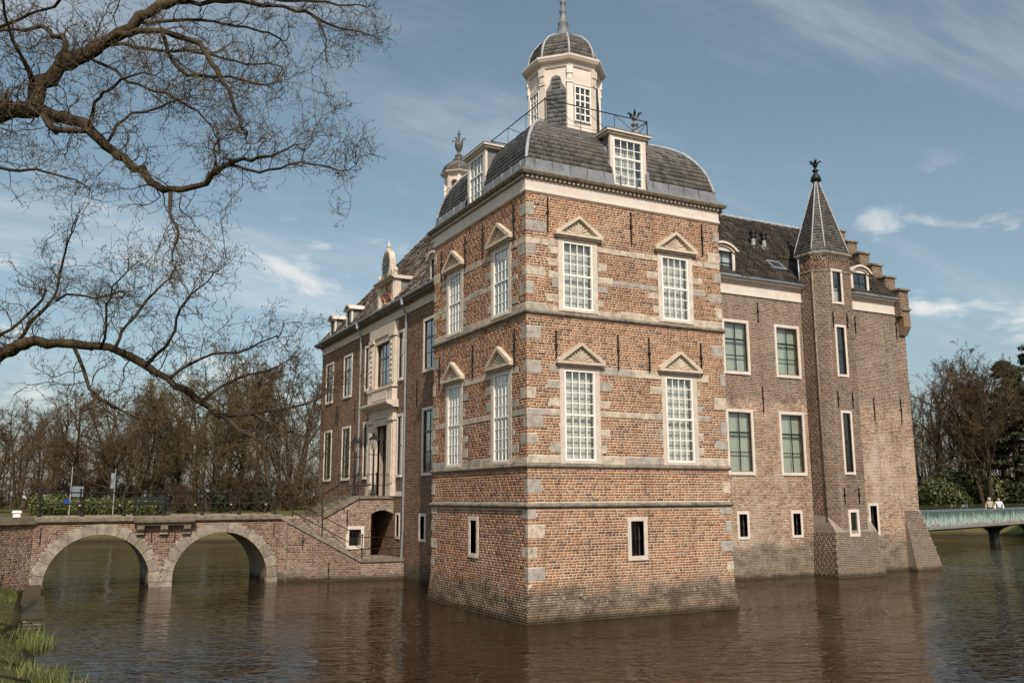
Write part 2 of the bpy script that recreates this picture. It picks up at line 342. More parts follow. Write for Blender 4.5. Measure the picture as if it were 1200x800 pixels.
def thing(name, label, category, loc=(0, 0, 0), group=None, rz=0.):
    o = bpy.data.objects.new(name, None); COL.objects.link(o); o.location = loc; o.rotation_euler.z = rz; o.empty_display_size = .3
    o['label'] = label; o['category'] = category
    if group: o['group'] = group
    return o
class Fr:      # wall frame: a along the wall, z up, d outwards
    def __init__(s, o, u, n): s.o = Vector(o); s.u = Vector(u); s.n = Vector(n)
    def P(s, a, z, d=0.): return tuple(s.o+s.u*a+s.n*d+Vector((0, 0, z)))
    def box(s, mb, a0, a1, z0, z1, d0, d1):
        P = s.P; return mb.hexa([P(a0, z0, d0), P(a1, z0, d0), P(a1, z0, d1), P(a0, z0, d1), P(a0, z1, d0), P(a1, z1, d0), P(a1, z1, d1), P(a0, z1, d1)])
    def poly(s, mb, pts, d0, d1):   # (a,z) outline extruded
        return mb.prism([s.P(a, z, d0) for a, z in pts], [s.P(a, z, d1) for a, z in pts])
def shared_box(cache={}):
    return cache
PANES = {}; PJ = random.Random(14)
def pane(fr, ac, zc, w, h, d, parent, mat='glass', name='pane'):
    key = (round(w, 3), round(h, 3), mat, tuple(fr.u))
    if key not in PANES:
        mb = MB(); f0 = Fr((0, 0, 0), fr.u, fr.n); f0.box(mb, -w/2, w/2, -h/2, h/2, -.003, .003); PANES[key] = mb.mesh('pane', mat)
    o = link(name, PANES[key], parent); o.rotation_euler = (PJ.uniform(-.006, .006), PJ.uniform(-.006, .006), PJ.uniform(-.012, .012)); o.location = Vector(fr.P(ac, zc, d))-Vector(parent_loc(parent)); return o
def parent_loc(p):
    l = Vector((0, 0, 0))
    while p is not None: l = l+p.location; p = p.parent
    return l

def wall_sheet(fr, a0, a1, z0, z1, openings, depth=.28, dfn=None, zs_extra=()):
    mb = MB(); A = sorted({a0, a1, *[x for o in openings for x in o[:2] if a0 < x < a1]}); Z = sorted({z0, z1, *[x for o in openings for x in o[2:4] if z0 < x < z1], *zs_extra})
    dd = dfn or (lambda z: 0.)
    for i in range(len(A)-1):
        for j in range(len(Z)-1):
            am, zm = (A[i]+A[i+1])/2, (Z[j]+Z[j+1])/2
            if any(o[0] < am < o[1] and o[2] < zm < o[3] for o in openings): continue
            mb.quad(fr.P(A[i], Z[j], dd(Z[j])), fr.P(A[i+1], Z[j], dd(Z[j])), fr.P(A[i+1], Z[j+1], dd(Z[j+1])), fr.P(A[i], Z[j+1], dd(Z[j+1])))
    for o in openings:
        p = [(o[0], o[2]), (o[1], o[2]), (o[1], o[3]), (o[0], o[3])]
        for k in range(4):
            q, r = p[k], p[(k+1) % 4]; mb.quad(fr.P(*q, 0), fr.P(*r, 0), fr.P(*r, -depth), fr.P(*q, -depth))
    return mb

def brick_arrays(lst):
    """lst: (N,6) a0,a1,z0,z1,d0(bottom outward offset),d1 -> verts, faces in frame space"""
    return np.asarray(lst, float)
def bricks(name, fr, a0, a1, z0, z1, excl, mat, parent, ch=.077, L=.26, seed=1, dfn=None, keep=None, joint=.0225, proud=.007):
    rnd = random.Random(seed); out = []; dd = dfn or (lambda z: 0.)
    nrow = max(1, round((z1-z0)/ch)); ch = (z1-z0)/nrow
    for r in range(nrow):
        zb = z0+r*ch; zt = zb+ch-joint; zm = (zb+zt)/2
        iv = sorted((e[0], e[1]) for e in excl if e[2] < zm < e[3])
        w = L if r % 2 == 0 else L/2
        a = a0-rnd.random()*.02-(w/2 if (r//2) % 2 else 0)
        while a < a1:
            ww = w*rnd.uniform(.9, 1.08); b = a+ww; s, e = max(a, a0), min(b-joint, a1); a = b
            segs = [(s, e)]
            for x0, x1 in iv:
                segs = [q for g in segs for q in ((g[0], min(g[1], x0)), (max(g[0], x1), g[1])) if q[1]-q[0] > .02]
            for s2, e2 in segs:
                if e2-s2 < .025: continue
                if keep and not keep((s2+e2)/2, zm): continue
                j = rnd.uniform(-.002, .002); p = proud*rnd.uniform(.5, 1.5)
                out.append((s2, e2, zb+j, zt+j, dd(zb)+p, dd(zt)+p))
    B = np.asarray(out); n = len(B)
    if n == 0: return None
    o, u, nn = (np.array(v) for v in (fr.o, fr.u, fr.n)); zv = np.array([0, 0, 1.])
    def pt(a, z, d): return o+a[:, None]*u+z[:, None]*zv+d[:, None]*nn
    a0_, a1_, zb, zt, d0, d1 = B.T
    V = np.stack([pt(a0_, zb, d0), pt(a1_, zb, d0), pt(a1_, zt, d1), pt(a0_, zt, d1), pt(a0_, zb, d0-.02), pt(a1_, zb, d0-.02), pt(a1_, zt, d1-.02), pt(a0_, zt, d1-.02)], 1).reshape(-1, 3)
    F = np.array([(0, 1, 2, 3), (0, 4, 5, 1), (1, 5, 6, 2), (2, 6, 7, 3), (3, 7, 4, 0)])
    if np.cross(u, zv) @ nn < 0: F = F[:, ::-1]
    faces = (np.arange(n)[:, None, None]*8+F[None]).reshape(-1, 4)
    return fastmesh(name, V, faces, mat, parent, kind='stuff')
def fastmesh(name, V, faces, mat, parent=None, **kw):
    m = bpy.data.meshes.new(name); nf, k = faces.shape
    m.vertices.add(len(V)); m.vertices.foreach_set('co', np.asarray(V, np.float32).ravel())
    m.loops.add(nf*k); m.loops.foreach_set('vertex_index', faces.astype(np.int32).ravel())
    m.polygons.add(nf); m.polygons.foreach_set('loop_start', np.arange(0, nf*k, k, dtype=np.int32))
    m.update(calc_edges=True); m.materials.append(M_[mat]); return link(name, m, parent, **kw)

def slates(name, fr, prof, al, ar, mat, parent, course=.17, w=.24, excl=(), seed=1, tile=False, lift=.014):
    """courses of slates/tiles up a profile [(d,z)...]; al/ar give the side limits at d"""
    rnd = random.Random(seed); P = np.asarray(prof, float); seg = np.r_[0, np.cumsum(np.linalg.norm(np.diff(P, axis=0), axis=1))]
    def at(t): return np.interp(t, seg, P[:, 0]), np.interp(t, seg, P[:, 1])
    T = 0.; row = 0; V = []; F = []
    while T < seg[-1]-.03:
        t1 = min(T+course*1.12, seg[-1]); d0, z0 = at(T); d1, z1 = at(t1)
        nx, nz = z1-z0, -(d1-d0); q = math.hypot(nx, nz); nx /= q; nz /= q
        if nx < 0 and nz < 0: nx, nz = -nx, -nz
        L0, R0, L1, R1 = al(d0), ar(d0), al(d1), ar(d1)
        if R0-L0 < .03: break
        n = max(1, round((R0-L0)/w)); off = (row % 2)*.5 if not tile else 0
        for i in range(-1, n+1):
            f0, f1 = (i+off)/n, (i+1+off)/n; f0, f1 = max(0, f0), min(1, f1)
            if f1-f0 < .12/n: continue
            am = L0+(R0-L0)*(f0+f1)/2
            if any(e[0] < am < e[1] and e[2] < (z0+z1)/2 < e[3] for e in excl): continue
            lf = lift*rnd.uniform(.7, 1.5); g = .006/(max(R0-L0, .1)); dz = rnd.uniform(-.012, .012)
            fs = (0, 1) if not tile else (0, .25, .55, 1.); hs = (0, 0) if not tile else (.012, .075, .05, -.01)
            k = len(V)
            for f, h in zip(fs, hs):
                ff = f0+g+(f1-f0-2*g)*f
                for (dd, zz, LL, RR, lft) in ((d0, z0+dz, L0, R0, lf+h), (d1, z1, L1, R1, .002+h)):
                    V.append(fr.P(LL+(RR-LL)*ff, zz+nz*lft, dd+nx*lft))
                V.append(fr.P(L0+(R0-L0)*ff, z0+dz-nz*.004, d0-nx*.004))
            for c in range(len(fs)-1):
                b = k+3*c; F.append((b, b+3, b+4, b+1)); F.append((b+2, b+5, b+3, b))
        T += course; row += 1
    fl = np.asarray(F)
    if len(fl) == 0: return None
    return fastmesh(name, np.asarray(V), fl, mat, parent, kind='stuff')
def sweep(fr, prof, a0, a1, mb, m0=0., m1=0.):
    """mould a (d,z) outline along the wall; m0/m1 mitre the ends by d"""
    return mb.prism([fr.P(a0+m0*d, z, d) for d, z in prof], [fr.P(a1+m1*d, z, d) for d, z in prof])

# ============================================================ THE CASTLE
castle = thing('castle', 'red brick moated castle with square corner tower, cream cupola and slender stair turret', 'castle')
W, L = 7.26, 6.95
FT = Fr((0, 0, 0), (1, 0, 0), (0, -1, 0)); WT = Fr((0, 0, 0), (0, 1, 0), (-1, 0, 0))
BZ, BD = 1.12, .108
def batter(z): return BD*max(0., 1-max(z, 0)/BZ)**1.25 if z < BZ else 0.
PROUD = .016
rs = random.Random(5)
tower_wall = None

def casement(fr, ac, w, z0, z1, cols, rows, split, parent_part, mat, bar, fw, d, nm='window', heavy=.055, pane_mat='glass'):
    """sash window: frame and bars as one mesh, each pane its own piece; split = rows in the upper sash"""
    mb = MB(); a0, a1 = ac-w/2, ac+w/2
    fr.box(mb, a0-fw, a0, z0-fw, z1+fw, d-.03, d+.045); fr.box(mb, a1, a1+fw, z0-fw, z1+fw, d-.03, d+.045)
    fr.box(mb, a0, a1, z0-fw, z0, d-.03, d+.043); fr.box(mb, a0, a1, z1, z1+fw, d-.03, d+.043)
    ph = (z1-z0-heavy)/rows; pw = w/cols; zs = []; z = z0
    for r in range(rows):
        zs.append((z, z+ph)); z += ph
        if r == rows-split-1:
            fr.box(mb, a0, a1, z, z+heavy, d-.02, d+.036); z += heavy
        elif r < rows-1: fr.box(mb, a0, a1, z-bar/2, z+bar/2, d-.012, d+.018)
    for c in range(1, cols):
        for (za, zb) in ((z0, zs[rows-split][0]-heavy if split < rows else z0), (zs[rows-split][0], z1)) if split < rows else ((z0, z1),):
            if zb > za: fr.box(mb, a0+c*pw-bar/2, a0+c*pw+bar/2, za, zb, d-.010, d+.021)
    win = obj(nm, mb, mat, parent_part)
    for (za, zb) in zs:
        for c in range(cols):
            pane(fr, a0+(c+.5)*pw, (za+zb)/2, pw-bar*.5, zb-za-bar*.5, d, win, pane_mat)
    return win

FRONT_EX, WEST_EX, FRONT_OP, WEST_OP = [], [], [], []
stones_todo = []
def stone(fr, ex, a0, a1, z0, z1, name='quoin_stone', p=PROUD, mat='quoin'):
    ex.append((a0-.008, a1+.008, z0-.004, z1+.004)); stones_todo.append(('f', fr, a0, a1, z0, z1, p, name, mat))
def corner_stone(la, lb, z0, z1):
    FRONT_EX.append((-.1, la+.008, z0-.004, z1+.004)); WEST_EX.append((-.1, lb+.008, z0-.004, z1+.004))
    stones_todo.append(('c', None, la, lb, z0, z1, PROUD, 'quoin_stone', 'quoin'))
def clash(ex, a0, a1, z0, z1): return any(e[0] < a1 and e[1] > a0 and e[2] < z1 and e[3] > z0 for e in ex)

WINS = []
SW = .16        # stone surround width
for fr, ex, op, cs in ((FT, FRONT_EX, FRONT_OP, (1.76, 5.41)), (WT, WEST_EX, WEST_OP, (1.63, 5.12))):
    for ac in cs:
        for (z0, z1, rows, split) in ((8.95, 10.90, 6, 3), (4.49, 7.02, 8, 4)):
            w = .95; fwd = .055
            op.append((ac-w/2-fwd, ac+w/2+fwd, z0-fwd, z1+fwd))
            ex.append((ac-w/2-fwd-SW, ac+w/2+fwd+SW, z0-.14, z1+fwd+.17))
            WINS.append((fr, ac, w, z0, z1, rows, split))
    for (z0, z1) in ((1.69, 2.69),):
        ac = 3.67 if fr is FT else 3.55; w = .46
        op.append((ac-w/2, ac+w/2, z0, z1)); ex.append((ac-w/2-.13, ac+w/2+.13, z0-.13, z1+.13))

# corner quoins shared by both lit faces (front length, west length, z0, z1)
for la, lb, z0, z1 in ((.26, .42, 11.62, 11.98), (.68, .22, 11.14, 11.46), (.30, .50, 10.42, 10.74), (.62, .26, 9.80, 10.08), (.24, .40, 9.22, 9.58),
                       (.46, .30, 7.92, 8.26), (.46, .24, 6.92, 7.28), (.28, .40, 6.18, 6.48), (.50, .22, 5.36, 5.70), (.30, .40, 4.90, 5.16),
                       (.44, .16, 3.52, 3.90), (.25, .34, 2.80, 3.08), (.52, .12, 2.28, 2.62), (.26, .34, 1.74, 2.04), (.52, .20, 1.14, 1.46)):
    corner_stone(la, lb, z0, z1)
for fr, ex, A in ((FT, FRONT_EX, W), (WT, WEST_EX, L)):
    for k, (z0, z1) in enumerate(((11.70, 12.02), (10.95, 11.28), (10.30, 10.62), (9.62, 9.92), (9.10, 9.42), (7.85, 8.20), (6.90, 7.30), (6.12, 6.50), (5.38, 5.74), (4.86, 5.15),
                                  (3.50, 3.84), (2.86, 3.08), (2.30, 2.62), (1.72, 2.02), (1.14, 1.42))):
        la = (.22, .46)[k % 2]+rs.uniform(-.03, .05); stone(fr, ex, A-la, A, z0, z1)
    # bands of stone between corner, windows and corner, in blocks
    cs = (1.76, 5.41) if fr is FT else (1.63, 5.12)
    hw = .95/2+.055+SW
    spans = ((.02, cs[0]-hw), (cs[0]+hw, cs[1]-hw), (cs[1]+hw, A-.02))
    for z0, z1 in ((10.76, 10.94), (9.78, 9.94), (8.775, 8.95), (6.98, 7.17), (5.72, 5.88), (4.345, 4.55)):
        for (s, e) in spans:
            a = s
            while a < e-.05:
                b = min(e, a+rs.uniform(.45, 1.0))
                if e-b < .2: b = e
                zz0, zz1 = z0+rs.uniform(-.012, .012), z1+rs.uniform(-.02, .03)
                if not clash(ex, a+.01, b-.01, zz0, zz1): stone(fr, ex, a, b-.008, zz0, zz1, 'band_stone')
                elif not clash(ex, max(a, s+.72), b, zz0, zz1) and b-max(a, s+.72) > .15: stone(fr, ex, max(a, s+.72), b-.008, zz0, zz1, 'band_stone')
                a = b
    # toothing blocks beside the window surrounds
    for ac in cs:
        for zlist in ((9.06, 9.50, 10.16, 10.52), (4.66, 5.16, 5.98, 6.50)):
            for z0 in zlist:
                for sgn in (-1, 1):
                    if rs.random() < .22: continue
                    w_ = rs.choice((.12, .2, .34, .42)); h_ = rs.uniform(.18, .27)
                    a0, a1 = (ac+hw+.01, ac+hw+w_) if sgn > 0 else (ac-hw-w_, ac-hw-.01)
                    if a0 > .05 and a1 < A-.05 and not clash(ex, a0+.01, a1-.01, z0, z0+h_): stone(fr, ex, a0, a1, z0, z0+h_, 'toothing_stone')

# tower core: four sides (the two hidden ones plain), battered foot
mb = wall_sheet(FT, 0, W, BZ, 12.9, FRONT_OP)
m2 = wall_sheet(WT, 0, L, BZ, 12.9, WEST_OP)
k = len(mb.v); mb.v += m2.v; mb.f += [tuple(i+k for i in f) for f in m2.f]
mb.quad((W, 0, BZ), (W, L, BZ), (W, L, 12.9), (W, 0, 12.9)); mb.quad((0, L, BZ), (W, L, BZ), (W, L, 12.9), (0, L, 12.9))
zs = [-.8, 0., .2, .4, .6, .8, 1.0, BZ]
for a, b in zip(zs[:-1], zs[1:]):
    p, q = batter(a), batter(b)
    lo = [(-p, -p, a), (W+p, -p, a), (W+p, L+p, a), (-p, L+p, a)]; hi = [(-q, -q, b), (W+q, -q, b), (W+q, L+q, b), (-q, L+q, b)]
    for i in range(4): j = (i+1) % 4; mb.quad(lo[i], lo[j], hi[j], hi[i])
tower_wall = obj('tower_wall', mb, 'mortar_red', castle, recalc=False, label='orange red brick corner tower wall with stone bands')
SEX = [(-1, 20, 3.06, 3.24), (-1, 20, 4.20, 4.34), (-1, 20, 8.62, 8.78), (-1, 20, 12.30, 13.)]
for fr, A, ex, sd_ in ((FT, W, FRONT_EX, 11), (WT, L, WEST_EX, 12)):
    bricks('brickwork', fr, 0, A, BZ, 12.32, ex+SEX, 'brick_red', tower_wall, seed=sd_)
    bricks('footing_brickwork', fr, -BD, A+BD, -.1, BZ, [], 'brick_red', tower_wall, seed=sd_+20, dfn=batter, ch=.066, L=.22, joint=.018, keep=lambda a, z, A=A: -batter(z) <= a <= A+batter(z))
for kind, fr, a0, a1, z0, z1, p, name, mat in stones_todo:
    m = MB()
    if kind == 'c': m.box(-p, a0, -p, a1, z0, z1)
    else: fr.box(m, a0, a1+(p if abs(a1-(W if fr is FT else L)) < 1e-6 else 0), z0, z1, -.1, p)
    obj(name, m, mat, tower_wall)
# wall anchors (iron ties)
def anchor(fr, a, z0, z1, parent):
    m = MB(); fr.box(m, a-.018, a+.018, z0, z1, .02, .055); zc = z0+(z1-z0)*.55
    fr.box(m, a-.032, a+.032, zc-.05, zc+.05, .0, .075); obj('wall_anchor', m, 'iron', parent)
for a, z0, z1 in ((.72, 11.15, 12.24), (3.73, 11.15, 12.2), (6.55, 11.14, 12.2), (.955, 7.19, 8.2), (3.13, 7.15, 8.25), (4.28, 7.15, 8.24), (6.31, 7.15, 8.23)): anchor(FT, a, z0, z1, tower_wall)
for a, z0, z1 in ((.72, 10.98, 12.1), (2.86, 10.95, 12.05), (4.24, 10.95, 12.05), (6.25, 10.9, 12.05), (.70, 7.15, 8.27), (3.6, 7.16, 8.25), (6.34, 7.14, 8.25)): anchor(WT, a, z0, z1, tower_wall)
# string courses round the tower
for z, h, p in ((3.16, .075, .09), (4.275, .07, .07), (8.70, .08, .085)):
    m = MB(); pr = [(-.05, z-h), (p*.4, z-h), (p, z-h*.3), (p, z+h*.25), (.012, z+h), (-.05, z+h)]
    sweep(FT, pr, 0, W, m, -1, 1); sweep(WT, pr, 0, L, m, -1, 1)
    m.box(W-.05, W+p, 0, 7.0, z-h, z+h)
    obj('string_course', m, 'string', castle)

# sash windows of the tower
def pediment(fr, ac, zb, parent):
    hw, h, pr = .83, .62, .17
    m = MB(); fr.box(m, ac-hw+.06, ac+hw-.06, zb-.10, zb-.045, -.02, pr*.6); fr.box(m, ac-hw, ac+hw, zb-.045, zb+.035, -.02, pr)
    for s in (-1, 1):     # raking mouldings
        o_ = [(ac+s*hw, zb+.035), (ac+s*hw, zb+.075), (ac, zb+h), (ac, zb+h-.105), (ac+s*(hw-.15), zb+.035)]
        fr.poly(m, o_, -.02, pr)
    fr.poly(m, [(ac-hw+.12, zb+.03), (ac+hw-.12, zb+.03), (ac, zb+h-.08)], -.02, .045)
    for k in range(9):    # carved fan
        t = math.pi*(k+.5)/9; r0, r1 = .06, .30-.10*abs(math.cos(t))*0
        r1 = min(.42, (h-.2)/max(.25, (math.sin(t)+abs(math.cos(t))*.72)))
        c, s_ = math.cos(t), math.sin(t)
        p = [(ac+c*r0-s_*.008, zb+.05+s_*r0+c*.008), (ac+c*r1-s_*.030, zb+.05+s_*r1+c*.030), (ac+c*r1+s_*.030, zb+.05+s_*r1-c*.030), (ac+c*r0+s_*.008, zb+.05+s_*r0-c*.008)]
        fr.poly(m, p, .03, .075)
    obj('pediment', m, 'pediment', parent)
for fr, ac, w, z0, z1, rows, split in WINS:
    win = casement(fr, ac, w, z0, z1, 4, rows, split, castle, 'white', .024, .053, -.035)
    m = MB(); fo = w/2+.055; e = .02
    fr.box(m, ac-fo-SW, ac-fo, z0-.14, z1+.06, -.15, e); fr.box(m, ac+fo, ac+fo+SW, z0-.14, z1+.06, -.15, e); fr.box(m, ac-fo-SW, ac+fo+SW, z1+.06, z1+.22, -.15, e+.003); fr.box(m, ac-fo, ac+fo, z0-.14, z0-.056, -.15, e+.012)
    obj('stone_surround', m, 'surround', win)
    pediment(fr, ac, z1+.25, win)
    m = MB(); fr.box(m, ac-w/2, ac+w/2, z0, z1, -.20, -.19)
    if fr is FT: obj('blind', m, 'blind', win)
    else:
        m = MB(); fr.box(m, ac-w/2-.02, ac-w/2+.2, z0, z1, -.24, -.20); fr.box(m, ac+w/2-.24, ac+w/2+.02, z0, z1, -.24, -.20); obj('curtain', m, 'blind', win)
def cellar_window(fr, ac, w, z0, z1, parent, mat='surround', fw=.13, bars=3, e=.03):
    m = MB(); fr.box(m, ac-w/2-fw, ac-w/2, z0-fw, z1+fw, -.2, e); fr.box(m, ac+w/2, ac+w/2+fw, z0-fw, z1+fw, -.2, e); fr.box(m, ac-w/2, ac+w/2, z1, z1+fw, -.2, e-.003); fr.box(m, ac-w/2, ac+w/2, z0-fw, z0, -.2, e+.015)
    o = obj('cellar_window', m, mat, parent); m = MB()
    for i in range(bars): a = ac-w/2+w*(i+1)/(bars+1); fr.box(m, a-.012, a+.012, z0, z1, -.12, -.096)
    fr.box(m, ac-w/2, ac+w/2, (z0+z1)/2-.012, (z0+z1)/2+.012, -.125, -.1)
    obj('grille', m, 'iron', o); pane(fr, ac, (z0+z1)/2, w, z1-z0, -.19, o)
cellar_window(FT, 3.67, .46, 1.69, 2.69, castle); cellar_window(WT, 3.55, .46, 1.69, 2.69, castle)

# tower cornice: frieze, dentils, crown
m = MB(); pr = [(-.05, 12.30), (.02, 12.30), (.055, 12.34), (.055, 12.40), (.03, 12.42), (.03, 12.74), (-.05, 12.74)]
for fr, A in ((FT, W), (WT, L)): sweep(fr, pr, 0, A, m, -1, 1)
m.box(W-.05, W+.03, 0, L, 12.30, 12.74); m.box(0, W, L-.05, L+.03, 12.30, 12.74)
frieze = obj('frieze', m, 'cream', castle)
m = MB(); pr = [(-.05, 12.742), (.07, 12.742), (.075, 12.80), (.20, 12.83), (.24, 12.90), (.24, 12.935), (-.05, 12.935)]
for fr, A in ((FT, W), (WT, L)): sweep(fr, pr, 0, A, m, -1, 1)
m.box(W-.05, W+.24, 0, L, 12.742, 12.935); m.box(0, W, L-.05, L+.24, 12.742, 12.935)
cor = obj('cornice', m, 'string', castle)
m = MB()
for fr, A in ((FT, W), (WT, L)):
    n = int(A/.16)
    for i in range(n+1): fr.box(m, i*.16-.04, i*.16+.04, 12.743, 12.812, .06, .125)
obj('dentils', m, 'cream', cor, kind='stuff')
# bell shaped tower roof
PROF = [(.16, 12.936), (.14, 13.0), (.03, 13.06), (-.03, 13.38), (-.06, 13.42), (-.10, 13.62), (-.18, 13.95), (-.30, 14.25), (-.48, 14.56), (-.72, 14.86), (-1.0, 15.08), (-1.3, 15.24), (-1.62, 15.38), (-1.75, 15.40)]
m = MB()
for fr, A in ((FT, W), (WT, L), (Fr((0, L, 0), (1, 0, 0), (0, 1, 0)), W), (Fr((W, 0, 0), (0, 1, 0), (1, 0, 0)), L)):
    dsp = (3.16, 4.42) if fr is FT else (3.04, 4.30) if fr is WT else None
    for (d0, z0), (d1, z1) in zip(PROF[:-1], PROF[1:]):
        if dsp and 13.03 < (z0+z1)/2 < 14.8:
            m.quad(fr.P(-d0, z0, d0), fr.P(dsp[0], z0, d0), fr.P(dsp[0], z1, d1), fr.P(-d1, z1, d1)); m.quad(fr.P(dsp[1], z0, d0), fr.P(A+d0, z0, d0), fr.P(A+d1, z1, d1), fr.P(dsp[1], z1, d1))
        else: m.quad(fr.P(-d0, z0, d0), fr.P(A+d0, z0, d0), fr.P(A+d1, z1, d1), fr.P(-d1, z1, d1))
m.quad((1.75, 1.75, 15.4), (W-1.75, 1.75, 15.4), (W-1.75, L-1.75, 15.4), (1.75, L-1.75, 15.4))
roof = obj('tower_roof', m, 'lead', castle, label='bell shaped slate roof with lead foot on the tower')
DF, DW = (3.05, 4.52), (2.92, 4.42)      # dormer spans
for i, (fr, A, ex) in enumerate(((FT, W, [(DF[0], DF[1], 13, 15.0)]), (WT, L, [(DW[0], DW[1], 13, 15.0)]), (Fr((W, 0, 0), (0, 1, 0), (1, 0, 0)), L, []))):
    slates('slates', fr, PROF[4:], lambda d: -d+.03, lambda d, A=A: A+d-.03, 'slate', roof, .165, .24, ex, 31+i)
    mm = MB()
    for j in range(int(A/.62)): fr.box(mm, .3+j*.62, .325+j*.62, 13.07, 13.37, -.03, .035)   # lead sheet welts
    obj('lead_welts', mm, 'lead', roof, kind='stuff')
for sx, sy in ((0, 0), (1, 0), (0, 1), (1, 1)):
    pts = [((W+d*1.0 if sx else -d), (L+d if sy else -d), z+.02) for d, z in PROF[3:]]
    obj('hip_roll', MB().tube(pts, .055, 6), 'leadlight', roof, smooth=True)

def box_dormer(fr, a0, a1, z0, z1, df, back, parent, cols, rows, split, ztop):
    ac = (a0+a1)/2; w = (a1-a0)-.36
    m = MB(); fr.box(m, a0, a0+.13, z0-.08, ztop, df-.06, df+.03); fr.box(m, a1-.13, a1, z0-.08, ztop, df-.06, df+.03)
    fr.box(m, a0+.13, a1-.13, z1+.06, ztop, df-.06, df+.022); fr.box(m, a0+.13, a1-.13, z0-.08, z0-.05, df-.06, df+.05); d = obj('dormer', m, 'cream', parent)
    for s in (0, 1):
        m = MB(); a = a0+.03 if s == 0 else a1-.10; fr.box(m, a, a+.07, z0-.05, ztop, df-back, df-.06); obj('cheek', m, 'slate_side', d)
    m = MB(); fr.box(m, a0-.10, a1+.10, ztop, ztop+.07, df-back, df+.09); fr.box(m, a0-.17, a1+.17, ztop+.07, ztop+.13, df-back, df+.16); obj('dormer_cornice', m, 'cream', d)
    m = MB(); fr.box(m, a0-.18, a1+.18, ztop+.131, ztop+.16, df-back, df+.17); obj('lead_cap', m, 'lead', d)
    casement(fr, ac, w, z0, z1, cols, rows, split, d, 'white', .024, .05, df-.02, 'sash_window')
    m = MB(); fr.box(m, ac-w/2, ac+w/2, z0, z1, df-.30, df-.29); obj('curtain', m, 'blind', d)
# sash inside a dormer is a sub-part: give panes to the dormer's frame instead of a fourth level
_cas = casement
def casement_flat(fr, ac, w, z0, z1, cols, rows, split, part, mat, bar, fw, d, nm='sash_frame', heavy=.055, pane_mat='glass'):
    tmp = _cas(fr, ac, w, z0, z1, cols, rows, split, None, mat, bar, fw, d, nm, heavy, pane_mat)
    for ch in list(tmp.children): ch.parent = part
    tmp.parent = part; tmp.name = nm; return tmp
def box_dormer2(*a):
    global casement
    casement = casement_flat; box_dormer(*a); casement = _cas
box_dormer2(FT, 3.10, 4.48, 13.14, 14.62, -.13, 1.5, castle, 4, 5, 2, 14.76)
box_dormer2(WT, 2.98, 4.36, 13.14, 14.62, -.13, 1.5, castle, 4, 5, 2, 14.76)

# cupola on the tower
CX, CY = 3.52, 3.54
def octa(ap, z, c=(CX, CY), n=8, ph=22.5):
    r = ap/math.cos(math.pi/n); return [(c[0]+r*math.cos(R(ph)+2*math.pi*i/n), c[1]+r*math.sin(R(ph)+2*math.pi*i/n), z) for i in range(n)]
def octa_stack(levels, c=(CX, CY)):
    m = MB()
    for (a0, z0), (a1, z1) in zip(levels[:-1], levels[1:]): m.prism(octa(a0, z0, c), octa(a1, z1, c))
    return m
AP = 1.17
cup = obj('cupola', octa_stack([(AP+.12, 15.38), (AP+.12, 15.62), (AP+.06, 15.66), (AP, 15.68), (AP, 18.22)]), 'cream', castle, label='octagonal cream lantern cupola with slate dome')
obj('cupola_cornice', octa_stack([(AP+.03, 18.06), (AP+.06, 18.10), (AP+.06, 18.20), (AP+.20, 18.26), (AP+.26, 18.36), (AP+.26, 18.42), (AP+.10, 18.46)]), 'cream', cup)
DP = [(1.20, 18.46), (1.19, 18.62), (1.14, 18.90), (1.02, 19.20), (.80, 19.48), (.52, 19.68), (.24, 19.80), (.10, 19.84)]
obj('dome', octa_stack(DP), 'lead', cup)
def facet(k, c=(CX, CY)):
    t = math.pi*2*k/8; n = (math.cos(t), math.sin(t), 0); return Fr((c[0], c[1], 0), (-math.sin(t), math.cos(t), 0), n)
T8 = math.tan(math.pi/8)
